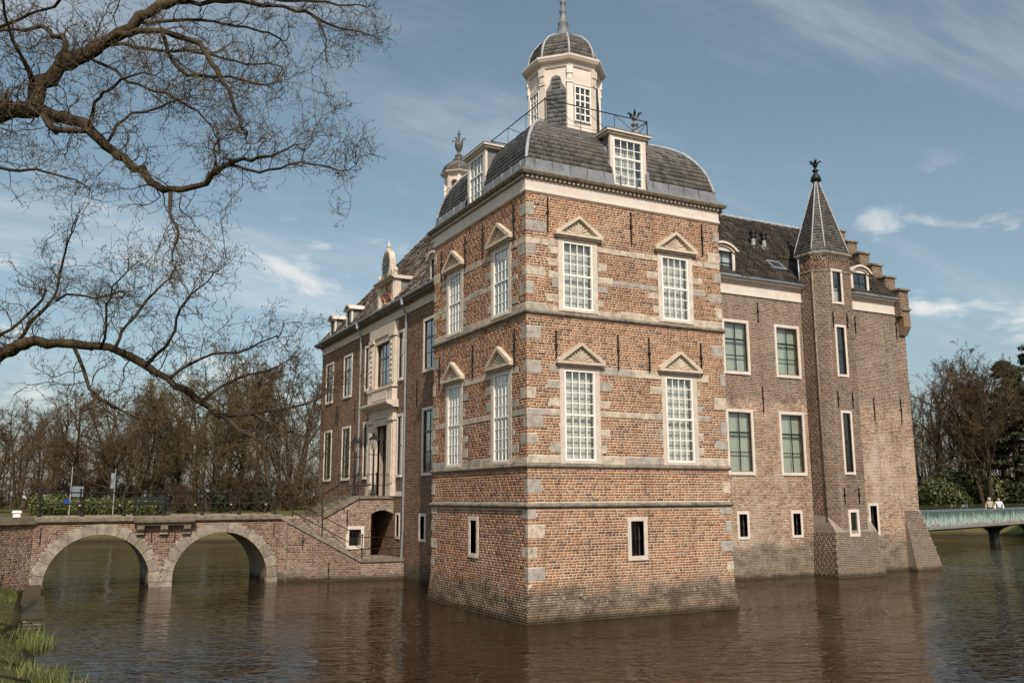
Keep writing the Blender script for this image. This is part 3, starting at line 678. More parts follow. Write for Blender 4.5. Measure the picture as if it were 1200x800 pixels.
for k in range(8):
    fr = facet(k); slates('dome_slates', fr, DP, lambda d: -d*T8+.02, lambda d: d*T8-.02, 'slate', cup, .15, .2, (), 50+k)
    a = math.pi*2*(k+.5)/8; c8 = math.cos(math.pi/8)
    obj('dome_rib', MB().tube([(CX+d/c8*math.cos(a), CY+d/c8*math.sin(a), z+.01) for d, z in DP], .045, 6), 'leadlight', cup, smooth=True)
    # pilaster strip with consoles at each arris
    m = MB(); rr = AP/c8; fa = Fr((CX+rr*math.cos(a), CY+rr*math.sin(a), 0), (-math.sin(a), math.cos(a), 0), (math.cos(a), math.sin(a), 0))
    fa.box(m, -.10, .10, 15.68, 18.06, -.06, .035); fa.box(m, -.11, .11, 17.78, 18.06, .03, .09); fa.box(m, -.12, .12, 17.46, 17.54, .0, .065); fa.box(m, -.08, .08, 17.56, 17.76, .03, .065)
    obj('pilaster', m, 'cream', cup)
    if k % 2 == 0:        # window facets
        m = MB(); w, z0, z1 = .58, 16.12, 17.32
        fr.box(m, -w/2-.05, w/2+.05, z0-.05, z1+.05, AP, AP+.004); obj('shade_backing', m, 'greengloss', cup)  # dark sheet stands in for the unlit inside of the solid cupola
        casement_flat(fr, 0, w, z0, z1, 3, 5, 5, cup, 'white', .045, .04, AP+.03, 'sash_frame', .0)
        m = MB(); fr.box(m, -.36, .36, 17.45, 17.95, AP, AP+.02); obj('panel', m, 'cream', cup)
    else:                 # slate clad arched panels
        m = MB(); o_ = [(-.36, 15.75), (.36, 15.75), (.36, 17.25)]+[(.21*math.cos(t), 17.5+.3*math.sin(t)) for t in [math.pi*i/8 for i in range(9)]]+[(-.36, 17.25)]
        fr.poly(m, o_, AP-.01, AP+.012); pn = obj('slate_panel', m, 'slate_side', cup)
        o2 = slates('panel_slates', fr, [(AP+.012, 15.76), (AP+.012, 17.25)], lambda d: -.35, lambda d: .35, 'slate_side', cup, .16, .16, (), 70+k)
        o2 = slates('panel_slates', fr, [(AP+.012, 17.28), (AP+.012, 17.74)], lambda d: -.16, lambda d: .16, 'slate_side', cup, .16, .16, (), 80+k)
m = MB().lathe([(.34, 19.74), (.26, 19.90), (.22, 20.06), (.17, 20.30), (.19, 20.34), (.19, 20.38), (.14, 20.42), (.12, 20.62), (.10, 20.74), (.135, 20.80), (.135, 20.86), (.09, 20.92), (.08, 21.05), (.10, 21.12), (.13, 21.2), (.10, 21.28), (.06, 21.36), (.045, 21.8), (.09, 21.9), (.05, 22.0), (.02, 22.6)], (CX, CY, 0), 12)
obj('spire_finial', m, 'lead', cup, smooth=True)
# roof deck railing
m = MB(); rz = 16.18; q0, q1, r0, r1 = 1.55, W-1.65, 1.5, L-1.5
cs = [(q0, r0), (q1, r0), (q1, r1), (q0, r1)]
rail = thing_part = None
m.tube([(*cs[i % 4], rz) for i in range(5)], .020, 5)
for i in range(4):
    x0, y0 = cs[i]; x1, y1 = cs[(i+1) % 4]
    m.tube([(x0, y0, 15.35), (x0, y0, rz+.05)], .022, 5)
    for k in range(3):
        f0, f1 = k/3, (k+1)/3; p = lambda f, z: (x0+(x1-x0)*f, y0+(y1-y0)*f, z)
        m.tube([p(f1, 15.35), p(f1, rz)], .016, 4); m.tube([p(f0, rz), p(f1, 15.42)], .011, 4); m.tube([p(f0, 15.46), p(f1, 15.46)], .008, 4)
obj('roof_railing', m, 'iron', castle)
def eagle_finial(x, y, z, parent, s=1., mat='lead'):
    m = MB().lathe([(.30*s, -.1*s), (.26*s, .1*s), (.20*s, .22*s), (.10*s, .32*s), (.10*s, .40*s), (.17*s, .46*s), (.17*s, .52*s), (.08*s, .58*s), (.06*s, .66*s), (.10*s, .70*s), (.16*s, .84*s), (.12*s, .95*s), (.05*s, 1.0*s), (.04*s, 1.12*s)], (x, y, z), 10)
    f = obj('roof_finial', m, mat, parent, smooth=True); m = MB()
    for k in range(5):
        a = 2*math.pi*k/5+.4; c_, s_ = math.cos(a), math.sin(a)
        m.tube([(x+c_*.06*s, y+s_*.06*s, z+.82*s), (x+c_*.22*s, y+s_*.22*s, z+1.0*s), (x+c_*.30*s, y+s_*.30*s, z+1.02*s), (x+c_*.33*s, y+s_*.33*s, z+.92*s)], [.045*s, .055*s, .04*s, .012*s], 5)
    m.tube([(x, y, z+1.0*s), (x, y, z+1.3*s)], [.03*s, .008*s], 5)
    obj('scroll_leaves', m, 'iron', f); return f
eagle_finial(7.05, 4.2, 17.0, castle, .85)
mm = MB().prism(octa(1.0, 15.0, (7.05, 4.2), 4, 45), octa(.2, 17.0, (7.05, 4.2), 4, 45)); obj('finial_base', mm, 'slate', castle)

# ------------------------------------------------------------ south wing
YS, XE = 7.1, 25.0
FS = Fr((0, YS, 0), (1, 0, 0), (0, -1, 0))
S_OP = []; S_EX = []
SWIN = [(14.17, 8.74, 10.80), (17.16, 8.74, 10.80), (14.17, 4.45, 6.90), (17.16, 4.45, 6.90)]
for ac, z0, z1 in SWIN: S_OP.append((ac-.62, ac+.62, z0-.02, z1+.02)); S_EX.append((ac-.76, ac+.76, z0-.15, z1+.16))
SCEL = [(14.1, 1.74, 2.66, .44), (17.13, 1.74, 2.66, .44), (21.9, 1.74, 2.95, .44)]
for ac, z0, z1, w in SCEL: S_OP.append((ac-w/2, ac+w/2, z0, z1)); S_EX.append((ac-w/2-.12, ac+w/2+.12, z0-.12, z1+.12))
mb = wall_sheet(FS, W-.3, XE, -.8, 12.8, S_OP)
mb.quad((XE, YS, -.8), (XE, 15.6, -.8), (XE, 15.6, 12.8), (XE, YS, 12.8)); mb.quad((8, 15.6, -.8), (XE, 15.6, -.8), (XE, 15.6, 12.8), (8, 15.6, 12.8))
swall = obj('south_wing_wall', mb, 'mortar_south', castle, recalc=False)
arc = [(ac-.95, ac+.95, 7.06, 7.75) for ac in (14.17, 17.16)]
def in_arch(a, z):
    for ac in (14.17, 17.16):
        r = math.hypot(a-ac, z-6.70)
        if .80 < r < 1.03 and z > 7.05: return True
    return False
bricks('brickwork', FS, 12.6, XE, -.1, 12.12, S_EX, 'brick_south', swall, ch=.068, seed=41, keep=lambda a, z: not in_arch(a, z), proud=.006, L=.24, joint=.02)
for ac in (14.17, 17.16):       # relieving arches of upright bricks
    m = MB()
    for k in range(26):
        t = R(22)+R(136)*(k+.5)/26; c_, s_ = math.cos(t), math.sin(t); hw_ = .027
        if 6.70+s_*.81 < 7.08: continue
        pts = [(ac+c_*.81-s_*hw_, 6.70+s_*.81+c_*hw_), (ac+c_*1.02-s_*(hw_+.006), 6.70+s_*1.02+c_*(hw_+.006)), (ac+c_*1.02+s_*(hw_+.006), 6.70+s_*1.02-c_*(hw_+.006)), (ac+c_*.81+s_*hw_, 6.70+s_*.81-c_*hw_)]
        FS.poly(m, pts, -.01, .010)
    obj('relieving_arch', m, 'brick_south', swall, kind='stuff')
def wing_window(fr, ac, z0, z1, parent, w=1.16, cols=2, rows=3, blind='blind_green', mat='greengloss', fwid=.12, split=1, e=.03, heavy=.075):
    win = casement(fr, ac, w, z0, z1, cols, rows, split, parent, mat, .04, .05, -.06, 'window', heavy)
    m = MB(); h = w/2+.05
    fr.box(m, ac-h-fwid, ac-h, z0-.05-fwid, z1+.05+fwid, -.12, e); fr.box(m, ac+h, ac+h+fwid, z0-.05-fwid, z1+.05+fwid, -.12, e)
    fr.box(m, ac-h, ac+h, z1+.05, z1+.05+fwid, -.12, e-.004); fr.box(m, ac-h, ac+h, z0-.05-fwid, z0-.05, -.12, e+.035); obj('window_surround', m, 'cream', win)
    if blind:
        m = MB(); fr.box(m, ac-w/2, ac+w/2, z0, z1, -.22, -.21); obj('blind', m, blind, win)
    return win
for ac, z0, z1 in SWIN: wing_window(FS, ac, z0, z1, castle)
for ac, z0, z1, w in SCEL: cellar_window(FS, ac, w, z0, z1, castle, 'cream', .11, 2)
for a, z0, z1 in ((15.49, 10.95, 11.84), (15.53, 6.98, 8.11), (21.55, 10.95, 11.76), (24.37, 10.88, 11.77), (22.42, 6.86, 7.95), (24.26, 6.8, 7.99)): anchor(FS, a, z0, z1, swall)
m = MB()
for a0, a1 in ((W, 18.25), (20.45, 24.35)): FS.box(m, a0, a1, 12.12, 12.66, -.02, .03); FS.box(m, a0, a1, 12.10, 12.16, -.02, .06)
obj('frieze', m, 'cream', castle)
m = MB()
for a0, a1 in ((W, 18.25), (20.45, 24.35)):
    sweep(FS, [(-.02, 12.661), (.10, 12.661), (.12, 12.70), (.24, 12.72), (.27, 12.78), (-.02, 12.78)], a0, a1, m)
    for i in range(int((a1-a0)/.15)): FS.box(m, a0+.03+i*.15, a0+.11+i*.15, 12.60, 12.662, .03, .10)
obj('cornice', m, 'cream', castle)
m = MB()
for a0, a1 in ((W, 18.25), (20.45, 24.35)): sweep(FS, [(-.05, 12.781), (.30, 12.781), (.34, 12.84), (.34, 12.90), (.30, 12.91), (-.05, 12.87)], a0, a1, m)
obj('gutter', m, 'zinc', castle)
# south wing roof
EZ, RZ, RY = 12.84, 17.35, 11.35
SP = [(.30, EZ), (YS-RY, RZ)]
m = MB(); m.quad((W-.1, YS-.3, EZ), (24.5, YS-.3, EZ), (24.5, RY, RZ), (4, RY, RZ)); m.quad((W-.1, 15.6+.3, EZ), (24.5, 15.6+.3, EZ), (24.5, RY, RZ), (4, RY, RZ))
m.quad((W-.1, YS-.3, EZ), (24.5, YS-.3, EZ), (24.5, 15.9, EZ), (W-.1, 15.9, EZ))
sroof = obj('south_wing_roof', m, 'tile_s', castle, recalc=False)
slates('pantiles', FS, SP, lambda d: 9.0, lambda d: 24.42, 'tile_s', sroof, .27, .215, [(12.85, 14.45, 12.8, 14.15), (21.5, 22.85, 12.8, 14.1), (18.2, 20.5, 12.8, 14.6), (17.05, 17.95, 13.42, 14.02)], 91, True, .05)
m = MB()
for i in range(52): x = 8.5+i*.3; m.tube([(x, RY, RZ+.02), (x+.31, RY, RZ+.045)], [.10, .125], 8)
obj('ridge_tiles', m, 'leadlight', sroof, kind='stuff')
def arch_dormer(fr, ac, w, z0, z1, rise, df, slope_in, parent, mats='cream', blind=None, cols=2, rows=2, sashmat='greengloss'):
    """segment headed dormer with a curved hood"""
    hw = w/2; m = MB(); th = .15
    def seg(hw_, zz, r_, n=9):
        c = zz+r_-(hw_*hw_+r_*r_)/(2*r_); Rr = (hw_*hw_+r_*r_)/(2*r_); t = math.asin(hw_/Rr)
        return [(ac+Rr*math.sin(-t+2*t*i/n), c+Rr*math.cos(-t+2*t*i/n)) for i in range(n+1)]
    outer = [(ac+hw, z0-.06), (ac+hw, z1)]+seg(hw, z1, rise)[::-1]+[(ac-hw, z1), (ac-hw, z0-.06)]
    # front frame built as two posts and the curved head
    fr.box(m, ac-hw, ac-hw+th, z0-.06, z1, df-.1, df); fr.box(m, ac+hw-th, ac+hw, z0-.06, z1, df-.1, df)
    fr.box(m, ac-hw+th, ac+hw-th, z0-.06, z0, df-.1, df+.04)
    hd = seg(hw, z1, rise); m_pts = [(ac-hw, z1-.02)]+hd+[(ac+hw, z1-.02)]
    fr.poly(m, m_pts[::-1], df-.1, df+.003)
    d = obj('dormer', m, mats, parent)
    m = MB(); so, si = seg(hw+.14, z1-.02, rise+.10), seg(hw+.02, z1-.02, rise+.002)
    for i in range(len(so)-1):
        m.prism([fr.P(*so[i], df-slope_in), fr.P(*so[i+1], df-slope_in), fr.P(*si[i+1], df-slope_in), fr.P(*si[i], df-slope_in)], [fr.P(*so[i], df+.16), fr.P(*so[i+1], df+.16), fr.P(*si[i+1], df+.16), fr.P(*si[i], df+.16)])
    s2, s3 = seg(hw-.02, z1-.06, rise-.01), seg(hw-.10, z1-.06, rise-.06)
    for i in range(len(s2)-1):
        m.prism([fr.P(*s2[i], df), fr.P(*s2[i+1], df), fr.P(*s3[i+1], df), fr.P(*s3[i], df)], [fr.P(*s2[i], df+.07), fr.P(*s2[i+1], df+.07), fr.P(*s3[i+1], df+.07), fr.P(*s3[i], df+.07)])
    obj('hood', m, mats, d)
    for s in (-1, 1): m = MB(); a = ac+s*(hw-.06); fr.box(m, a-.03, a+.03, z0-.1, z1, df-slope_in, df-.1); obj('cheek', m, 'slate_side', d)
    casement_flat(fr, ac, w-2*th-.1, z0+.05, z1-.07, cols, rows, 1, d, sashmat, .035, .05, df-.06, 'sash_frame', .06)
    if blind:
        m = MB(); fr.box(m, ac-hw+th, ac+hw-th, z0+(z1-z0)*.45, z1-.05, df-.22, df-.21); obj('blind', m, blind, d)
    return d
arch_dormer(FS, 13.68, 1.42, 12.94, 14.05, .30, -.05, 1.6, castle, 'cream', 'blind')
arch_dormer(FS, 22.18, 1.22, 12.94, 14.00, .28, -.05, 1.6, castle, 'cream')
# skylight and the two flue pipes
sl = (RZ-EZ)/(RY-YS+.3); zr = lambda y: EZ+sl*(y-YS+.3)
m = MB(); nrm = Vector((0, -sl, 1)).normalized()
def onroof(x, y, h): p = Vector((x, y, zr(y)))+nrm*h; return tuple(p)
for x0, x1, y0, y1, h in ((17.1, 17.9, 7.62, 7.69, .12), (17.1, 17.9, 8.08, 8.15, .12), (17.1, 17.17, 7.69, 8.08, .117), (17.83, 17.9, 7.69, 8.08, .117)):
    m.prism([onroof(x0, y0, -.02), onroof(x1, y0, -.02), onroof(x1, y1, -.02), onroof(x0, y1, -.02)], [onroof(x0, y0, h), onroof(x1, y0, h), onroof(x1, y1, h), onroof(x0, y1, h)])
sk = obj('skylight', m, 'zinc', castle)
m = MB().prism([onroof(17.17, 7.69, .07), onroof(17.83, 7.69, .07), onroof(17.83, 8.08, .07), onroof(17.17, 8.08, .07)], [onroof(17.17, 7.69, .08), onroof(17.83, 7.69, .08), onroof(17.83, 8.08, .08), onroof(17.17, 8.08, .08)]); obj('pane', m, 'glass', sk)
for x in (17.45, 18.12):
    y = 9.2; z = zr(y); m = MB().lathe([(.10, -.2), (.10, .42)], (x, y, z), 10); v = obj('vent_pipe', m, 'leadlight', castle, smooth=False)
    obj('vent_cowl', MB().lathe([(.13, .40), (.15, .46), (.15, .62), (.19, .64), (.19, .72), (.12, .80), (.02, .84)], (x, y, z), 10), 'iron', v)
    obj('lead_flashing', MB().prism([onroof(x-.2, y-.3, .0), onroof(x+.25, y-.3, .0), onroof(x+.2, y+.1, .0), onroof(x-.15, y+.1, .0)], [onroof(x-.2, y-.3, .05), onroof(x+.25, y-.3, .05), onroof(x+.2, y+.1, .05), onroof(x-.15, y+.1, .05)]), 'leadlight', v)

# stepped end gable
G0, G1 = 24.35, 25.02
gab = None; m = MB(); steps = []
for k in range(6):
    y0 = 6.72+k*.725; zt = 13.28+k*.80; steps.append((y0, zt))
poly = [(6.72+.38, 12.0)]
for k, (y0, zt) in enumerate(steps):
    y1 = steps[k+1][0] if k < 5 else 22.7-steps[k][0]
    m.box(G0, G1, y0 if k else 6.76, 22.7-y0, 12.0 if k == 0 else steps[k-1][1], zt)
gab = obj('stepped_gable', m, 'mortar_turret', castle, recalc=True)
FG = Fr((0, 6.76, 0), (1, 0, 0), (0, -1, 0))
for k, (y0, zt) in enumerate(steps):
    fg = Fr((0, y0 if k else 6.76, 0), (1, 0, 0), (0, -1, 0)); zb = 12.0 if k == 0 else steps[k-1][1]
    bricks('step_brickwork', fg, G0, G1, zb+.02, zt, [], 'brick_turret', gab, seed=200+k)
    bricks('step_brickwork', Fr((G0, y0, 0), (0, 1, 0), (-1, 0, 0)), 0, 2.2, zb+.02, zt, [], 'brick_turret', gab, seed=220+k)
    for yy in ((y0-.07, y0+.80), (22.7-y0-.80, 22.7-y0+.07)):
        m = MB().box(G0-.08, G1+.08, yy[0], yy[1], zt, zt+.09); obj('step_cap', m, 'string', gab)
m = MB(); m.prism([(24.55, 7.1, 11.1), (25.03, 7.1, 11.1), (25.03, 6.98, 11.1), (24.55, 6.98, 11.1)], [(24.55, 7.1, 11.5), (25.03, 7.1, 11.5), (25.03, 6.74, 11.5), (24.55, 6.74, 11.5)])
m.box(24.55, 25.03, 6.742, 7.1, 11.5, 12.0); obj('kneeler', m, 'brick_turret', gab); obj('kneeler_moulding', MB().box(24.5, 25.08, 6.68, 7.1, 12.30, 12.40), 'string', gab)
# corner buttress in the water
m = MB().prism([(23.95, 6.45, -.8), (25.95, 6.45, -.8), (25.95, 8.2, -.8), (23.95, 8.2, -.8)], [(23.95, 7.08, 2.75), (25.0, 7.08, 2.75), (25.0, 7.5, 2.75), (23.95, 7.5, 2.75)])
but = obj('buttress', m, 'mortar_turret', castle)
nb = math.hypot(.66, 3.55)
bricks('brickwork', Fr((0, 7.075, 0), (1, 0, 0), (0, -1, 0)), 23.96, 26.3, -.1, 2.72, [], 'brick_turret', but, seed=77, dfn=lambda z: .625*(2.75-z)/3.55+.002, keep=lambda a, z: a < 25.0+.95*(2.75-z)/3.55)

# stair turret
TCX, TCY = 19.35, 6.85
TP = [(18.15, 7.1), (18.15, 6.36), (18.6, 5.9), (20.1, 5.9), (20.55, 6.36), (20.55, 7.1)]
m = MB(); t_open = [(18.95, 19.45, 12.02, 13.42), (18.98, 19.46, 8.72, 10.86), (19.0, 19.46, 4.42, 7.0), (19.02, 19.42, 1.80, 2.70)]
FTU = Fr((0, 5.9, 0), (1, 0, 0), (0, -1, 0))
for i in range(5):
    (x0, y0), (x1, y1) = TP[i], TP[i+1]
    if i == 2: continue
    m.quad((x0, y0, -.8), (x1, y1, -.8), (x1, y1, 14.3), (x0, y0, 14.3))
m2 = wall_sheet(FTU, 18.6, 20.1, -.8, 14.3, t_open, .2); k = len(m.v); m.v += m2.v; m.f += [tuple(i+k for i in f) for f in m2.f]
tur = obj('stair_turret', m, 'mortar_turret', castle, recalc=False, label='slender chamfered brick stair turret with pointed slate spire')
tex = [(o[0]-.12, o[1]+.12, o[2]-.12, o[3]+.12) for o in t_open]
for i in range(5):
    (x0, y0), (x1, y1) = TP[i], TP[i+1]; u = Vector((x1-x0, y1-y0, 0)); ln = u.length; u.normalize(); n = Vector((u.y, -u.x, 0))
    fr = Fr((x0, y0, 0), tuple(u), tuple(n)); ex = [(e[0]-18.6, e[1]-18.6, e[2], e[3]) for e in tex] if i == 2 else []
    bricks('brickwork', fr, .005, ln-.005, -.1, 13.42, ex, 'brick_turret', tur, ch=.068, L=.23, joint=.018, seed=140+i, proud=.006)
    bricks('frieze_brickwork', fr, .005, ln-.005, 13.44, 14.0, ex, 'brick_bridge', tur, ch=.068, seed=160+i, proud=.02)
    m = MB()
    for j in range(int(ln/.13)): fr.box(m, .02+j*.13, .09+j*.13, 14.0, 14.12, 0, .07)
    fr.box(m, -.03, ln+.03, 14.12, 14.2, -.05, .09); fr.box(m, -.06, ln+.06, 14.2, 14.3, -.05, .14); obj('corbel_table', m, 'string', tur)
    m = MB(); fr.box(m, -.02, ln+.02, 13.40, 13.45, -.02, .03); obj('moulding', m, 'string', tur)
for (a0, a1, z0, z1) in t_open[:3]:
    casement_flat(FTU, (a0+a1)/2, a1-a0-.08, z0+.04, z1-.04, 1, 2, 1, tur, 'greengloss', .03, .04, -.08, 'sash_frame', .05)
    m = MB(); FTU.box(m, a0-.11, a0, z0-.11, z1+.11, -.1, .025); FTU.box(m, a1, a1+.11, z0-.11, z1+.11, -.1, .025); FTU.box(m, a0, a1, z1, z1+.11, -.1, .021); FTU.box(m, a0, a1, z0-.11, z0, -.1, .05); obj('window_surround', m, 'cream', tur)
m = MB(); FTU.box(m, 18.99, 19.41, 12.06, 12.7, -.2, -.19); obj('blind', m, 'blind', tur)
def spire_poly(s, z):
    hx, hy = 1.16, .95; c = .42
    p = [(-hx, -hy+c), (-hx+c, -hy), (hx-c, -hy), (hx, -hy+c), (hx, hy-c), (hx-c, hy), (-hx+c, hy), (-hx, hy-c)]
    return [(TCX+a*s, TCY+b*s, z) for a, b in p]
m = MB(); lv = [(1.03, 14.30), (1.0, 14.40), (.955, 14.62), (.02, 18.3)]
for (s0, z0), (s1, z1) in zip(lv[:-1], lv[1:]): m.prism(spire_poly(s0, z0), spire_poly(s1, z1))
spire = obj('spire', m, 'lead', castle)
pb, pt = spire_poly(1, 0), None
for i in range(8):
    a, b = Vector(pb[i]), Vector(pb[(i+1) % 8]); u = (b-a); ln = u.length; u.normalize(); n = Vector((u.y, -u.x, 0)); c0 = Vector((TCX, TCY, 0)); dist = (a-c0) @ n
    fr = Fr(tuple(c0), tuple(u), tuple(n)); am = (a-c0) @ u; bm = (b-c0) @ u
    slates('spire_slates', fr, [(dist*s, z) for s, z in lv[1:]], lambda d, am=am, dist=dist: am*d/dist+.015, lambda d, bm=bm, dist=dist: bm*d/dist-.015, 'slate', spire, .15, .19, (), 170+i)
    obj('hip_roll', MB().tube([(TCX+(pb[i][0]-TCX)*s, TCY+(pb[i][1]-TCY)*s, z+.01) for s, z in lv[1:]], .035, 6), 'leadlight', spire, smooth=True)
eagle_finial(TCX, TCY, 18.15, castle, .85, 'iron')
# turret plinth
m = MB().prism([(17.92, 5.70, -.8), (20.95, 5.70, -.8), (20.95, 7.2, -.8), (17.92, 7.2, -.8)], [(18.10, 5.86, 1.9), (20.6, 5.86, 1.9), (20.6, 7.15, 1.9), (18.10, 7.15, 1.9)])
m.prism([(18.10, 5.86, 1.9), (20.6, 5.86, 1.9), (20.6, 7.15, 1.9), (18.10, 7.15, 1.9)], [(18.12, 6.35, 2.55), (20.57, 6.35, 2.55), (20.57, 7.15, 2.55), (18.12, 7.15, 2.55)])
plin = obj('turret_plinth', m, 'mortar_turret', castle)
bricks('brickwork', Fr((0, 5.86, 0), (1, 0, 0), (0, -1, 0)), 17.95, 20.9, -.1, 1.88, [(18.9, 19.55, 1.65, 2.9)], 'brick_turret', plin, seed=181, dfn=lambda z: .16*(1.9-z)/2.7+.002, keep=lambda a, z: 18.10-.18*(1.9-z)/2.7 < a < 20.6+.35*(1.9-z)/2.7)
bricks('brickwork', Fr((18.10, 0, 0), (0, 1, 0), (-1, 0, 0)), 5.72, 7.1, -.1, 1.88, [], 'brick_turret', plin, seed=182, dfn=lambda z: .18*(1.9-z)/2.7+.002, keep=lambda a, z: a > 5.86-.16*(1.9-z)/2.7)
m = MB(); FTU.box(m, 18.9, 19.02, 1.68, 2.82, .0, .07); FTU.box(m, 19.42, 19.54, 1.68, 2.82, .0, .07); FTU.box(m, 19.02, 19.42, 2.7, 2.82, .0, .066); FTU.box(m, 19.02, 19.42, 1.68, 1.8, .0, .085); cw = obj('cellar_window', m, 'cream', castle)
pane(FTU, 19.22, 2.25, .4, .9, .02, cw); m = MB(); FTU.box(m, 19.02, 19.42, 1.8, 2.7, .0, .008); obj('painted_recess_shade', m, 'greengloss', cw)  # flat dark sheet painted in place of shade behind the pane
for a, z in ((18.78, 7.6), (19.68, 7.6), (18.78, 3.4), (19.66, 3.4), (18.8, 11.2), (19.68, 11.2)): anchor(FTU, a, z-.35, z+.35, tur)
obj('downpipe', MB().tube([(18.12, 6.30, 2.3), (18.12, 6.30, 13.4)], .035, 6), 'string', castle, smooth=True)
obj('downpipe', MB().tube([(18.02, 6.98, 12.8), (18.02, 6.98, 14.1)], .04, 6), 'zinc', castle, smooth=True)

# ------------------------------------------------------------ west wing
XW, YN = 1.9, 28.4
FW = Fr((XW, 0, 0), (0, 1, 0), (-1, 0, 0))
PC = 17.55                                    # portal axis
W_OP, W_EX = [], []
WWIN = [(11.95, 1.16), (23.35, 1.16), (26.75, 1.16)]
SLIT = [15.38, 20.15]
for ac, w in WWIN+[(a, .44) for a in SLIT]:
    for z0, z1 in ((8.74, 10.72), (4.45, 6.92)):
        W_OP.append((ac-w/2-.04, ac+w/2+.04, z0-.04, z1+.04)); W_EX.append((ac-w/2-.18, ac+w/2+.18, z0-.18, z1+.18))
for ac, w in ((12.55, .5), (15.45, .34)): W_OP.append((ac-w/2, ac+w/2, 1.74, 2.64)); W_EX.append((ac-w/2-.12, ac+w/2+.12, 1.62, 2.76))
W_OP.append((PC-.80, PC+.80, 3.47, 6.70)); W_OP.append((PC-.95, PC+.95, 8.62, 10.62)); W_EX.append((PC-1.78, PC+1.78, 3.4, 11.4))
mb = wall_sheet(FW, 6.9, YN, -.8, 12.1, W_OP)
mb.quad((XW, YN, -.8), (11.7, YN, -.8), (11.7, YN, 12.1), (XW, YN, 12.1)); mb.quad((11.7, 15, -.8), (11.7, YN, -.8), (11.7, YN, 12.1), (11.7, 15, 12.1)); mb.quad((XW, 7.0, -.8), (9, 7.0, -.8), (9, 7.0, 12.1), (XW, 7.0, 12.1))
wwall = obj('west_wing_wall', mb, 'mortar_west', castle, recalc=False, label='brown brick west front with the main entrance')
bricks('brickwork', FW, 7.0, YN, -.1, 11.5, W_EX, 'brick_west', wwall, ch=.072, L=.24, joint=.019, seed=61, proud=.006)
for ac, w in WWIN:
    for z0, z1 in ((8.74, 10.72), (4.45, 6.92)): wing_window(FW, ac, z0, z1, castle, 1.16, 2, 3, None)
for ac in SLIT:
    for z0, z1 in ((8.74, 10.72), (4.45, 6.92)): wing_window(FW, ac, z0, z1, castle, .44, 1, 2, None)
cellar_window(FW, 12.55, .5, 1.74, 2.64, castle, 'cream', .12, 2); cellar_window(FW, 15.45, .34, 1.74, 2.64, castle, 'cream', .10, 1)
for a, z0, z1 in ((10.9, 7.3, 8.4), (13.3, 7.3, 8.4), (21.9, 7.2, 8.3), (24.9, 7.2, 8.3), (25.2, 7.2, 8.3), (27.9, 7.2, 8.3)): anchor(FW, a, z0, z1, wwall)
m = MB(); sweep(FW, [(-.02, 11.50), (.05, 11.50), (.05, 11.56), (.03, 11.58), (.03, 11.88), (-.02, 11.88)], 6.96, YN, m, 0, 1); obj('frieze', m, 'portal', castle)
m = MB(); sweep(FW, [(-.02, 11.881), (.09, 11.881), (.11, 11.94), (.30, 11.98), (.33, 12.05), (-.02, 12.05)], 6.96, YN, m, 0, 1); obj('cornice', m, 'string', castle)
m = MB(); sweep(FW, [(-.05, 12.051), (.38, 12.051), (.43, 12.10), (.43, 12.18), (-.05, 12.16)], 6.96, YN, m, 0, 1); obj('gutter', m, 'lead', castle)
m = MB(); FW.box(m, 14.65, 15.85, 3.46, 3.66, 0, .05); obj('plinth_band', m, 'cream', castle)
# hipped roof of the west wing
WZ, WR, WH = 12.16, 6.75, 12.16+1.25*5.05
m = MB(); E0, E1, Y0, Y1 = XW-.2, 11.7, 6.98, YN+.2
A_, B_, C_, D_ = (E0, Y0, WZ), (E1, Y0, WZ), (E1, Y1, WZ), (E0, Y1, WZ); r0, r1 = (WR, 9.0, WH), (WR, Y1-5.05, WH)
m.quad(A_, D_, r1, r0); m.quad(B_, C_, r1, r0);
m.quad(D_, C_, r1); m.quad(A_, B_, r0); m.quad(A_, B_, C_, D_)
wroof = obj('west_wing_roof', m, 'tile_w', castle, recalc=False)
FWR = Fr((E0, 0, 0), (0, 1, 0), (-1, 0, 0))
WDORM = [(11.9, .95), (23.9, .95), (27.0, .95)]
slates('pantiles', FWR, [(0, WZ), (-5.05, WH)], lambda d: 7.1, lambda d: Y1+d, 'tile_w', wroof, .34, .28, [(a-.55, a+.55, 12.1, 13.7) for a, _ in WDORM]+[(PC-1.2, PC+1.2, 12.1, 13.6)], 191, True, .06)
slates('pantiles', Fr((0, Y1, 0), (1, 0, 0), (0, 1, 0)), [(0, WZ), (-5.05, WH)], lambda d: E0-d, lambda d: E1+d, 'tile_w', wroof, .34, .28, (), 192, True, .06)
obj('ridge_tiles', MB().tube([D_, r1, r0], .13, 8), 'leadlight', wroof, smooth=True)
for a, w in WDORM:
    arch_dormer(FW, a, w, 12.2, 13.42, .22, -.12, 1.3, castle, 'cream', None, 2, 2)
# coat of arms dormer with the clock
m = MB(); cz = 13.52
for s in (-1, 1): FW.box(m, PC+s*1.0-.18, PC+s*1.0+.18, 12.2, cz, -.30, .02); FW.box(m, PC+s*1.0-.12, PC+s*1.0+.12, 12.3, cz-.1, .02, .06)
FW.box(m, PC-.82, PC+.82, 12.2, cz, -.30, -.10)
cd = obj('clock_dormer', m, 'portal', castle, label='cream gable with coat of arms under a clock')
for s in (-1, 1): m = MB(); FW.box(m, PC+s*1.10-.04, PC+s*1.10+.04, 12.2, cz, -1.6, -.30); obj('cheek', m, 'slate_side', cd)
m = MB(); sweep(FW, [(-1.6, cz), (.10, cz), (.12, cz+.05), (.22, cz+.08), (.25, cz+.15), (-1.6, cz+.17)], PC-1.3, PC+1.3, m); obj('dormer_cornice', m, 'portal', cd)
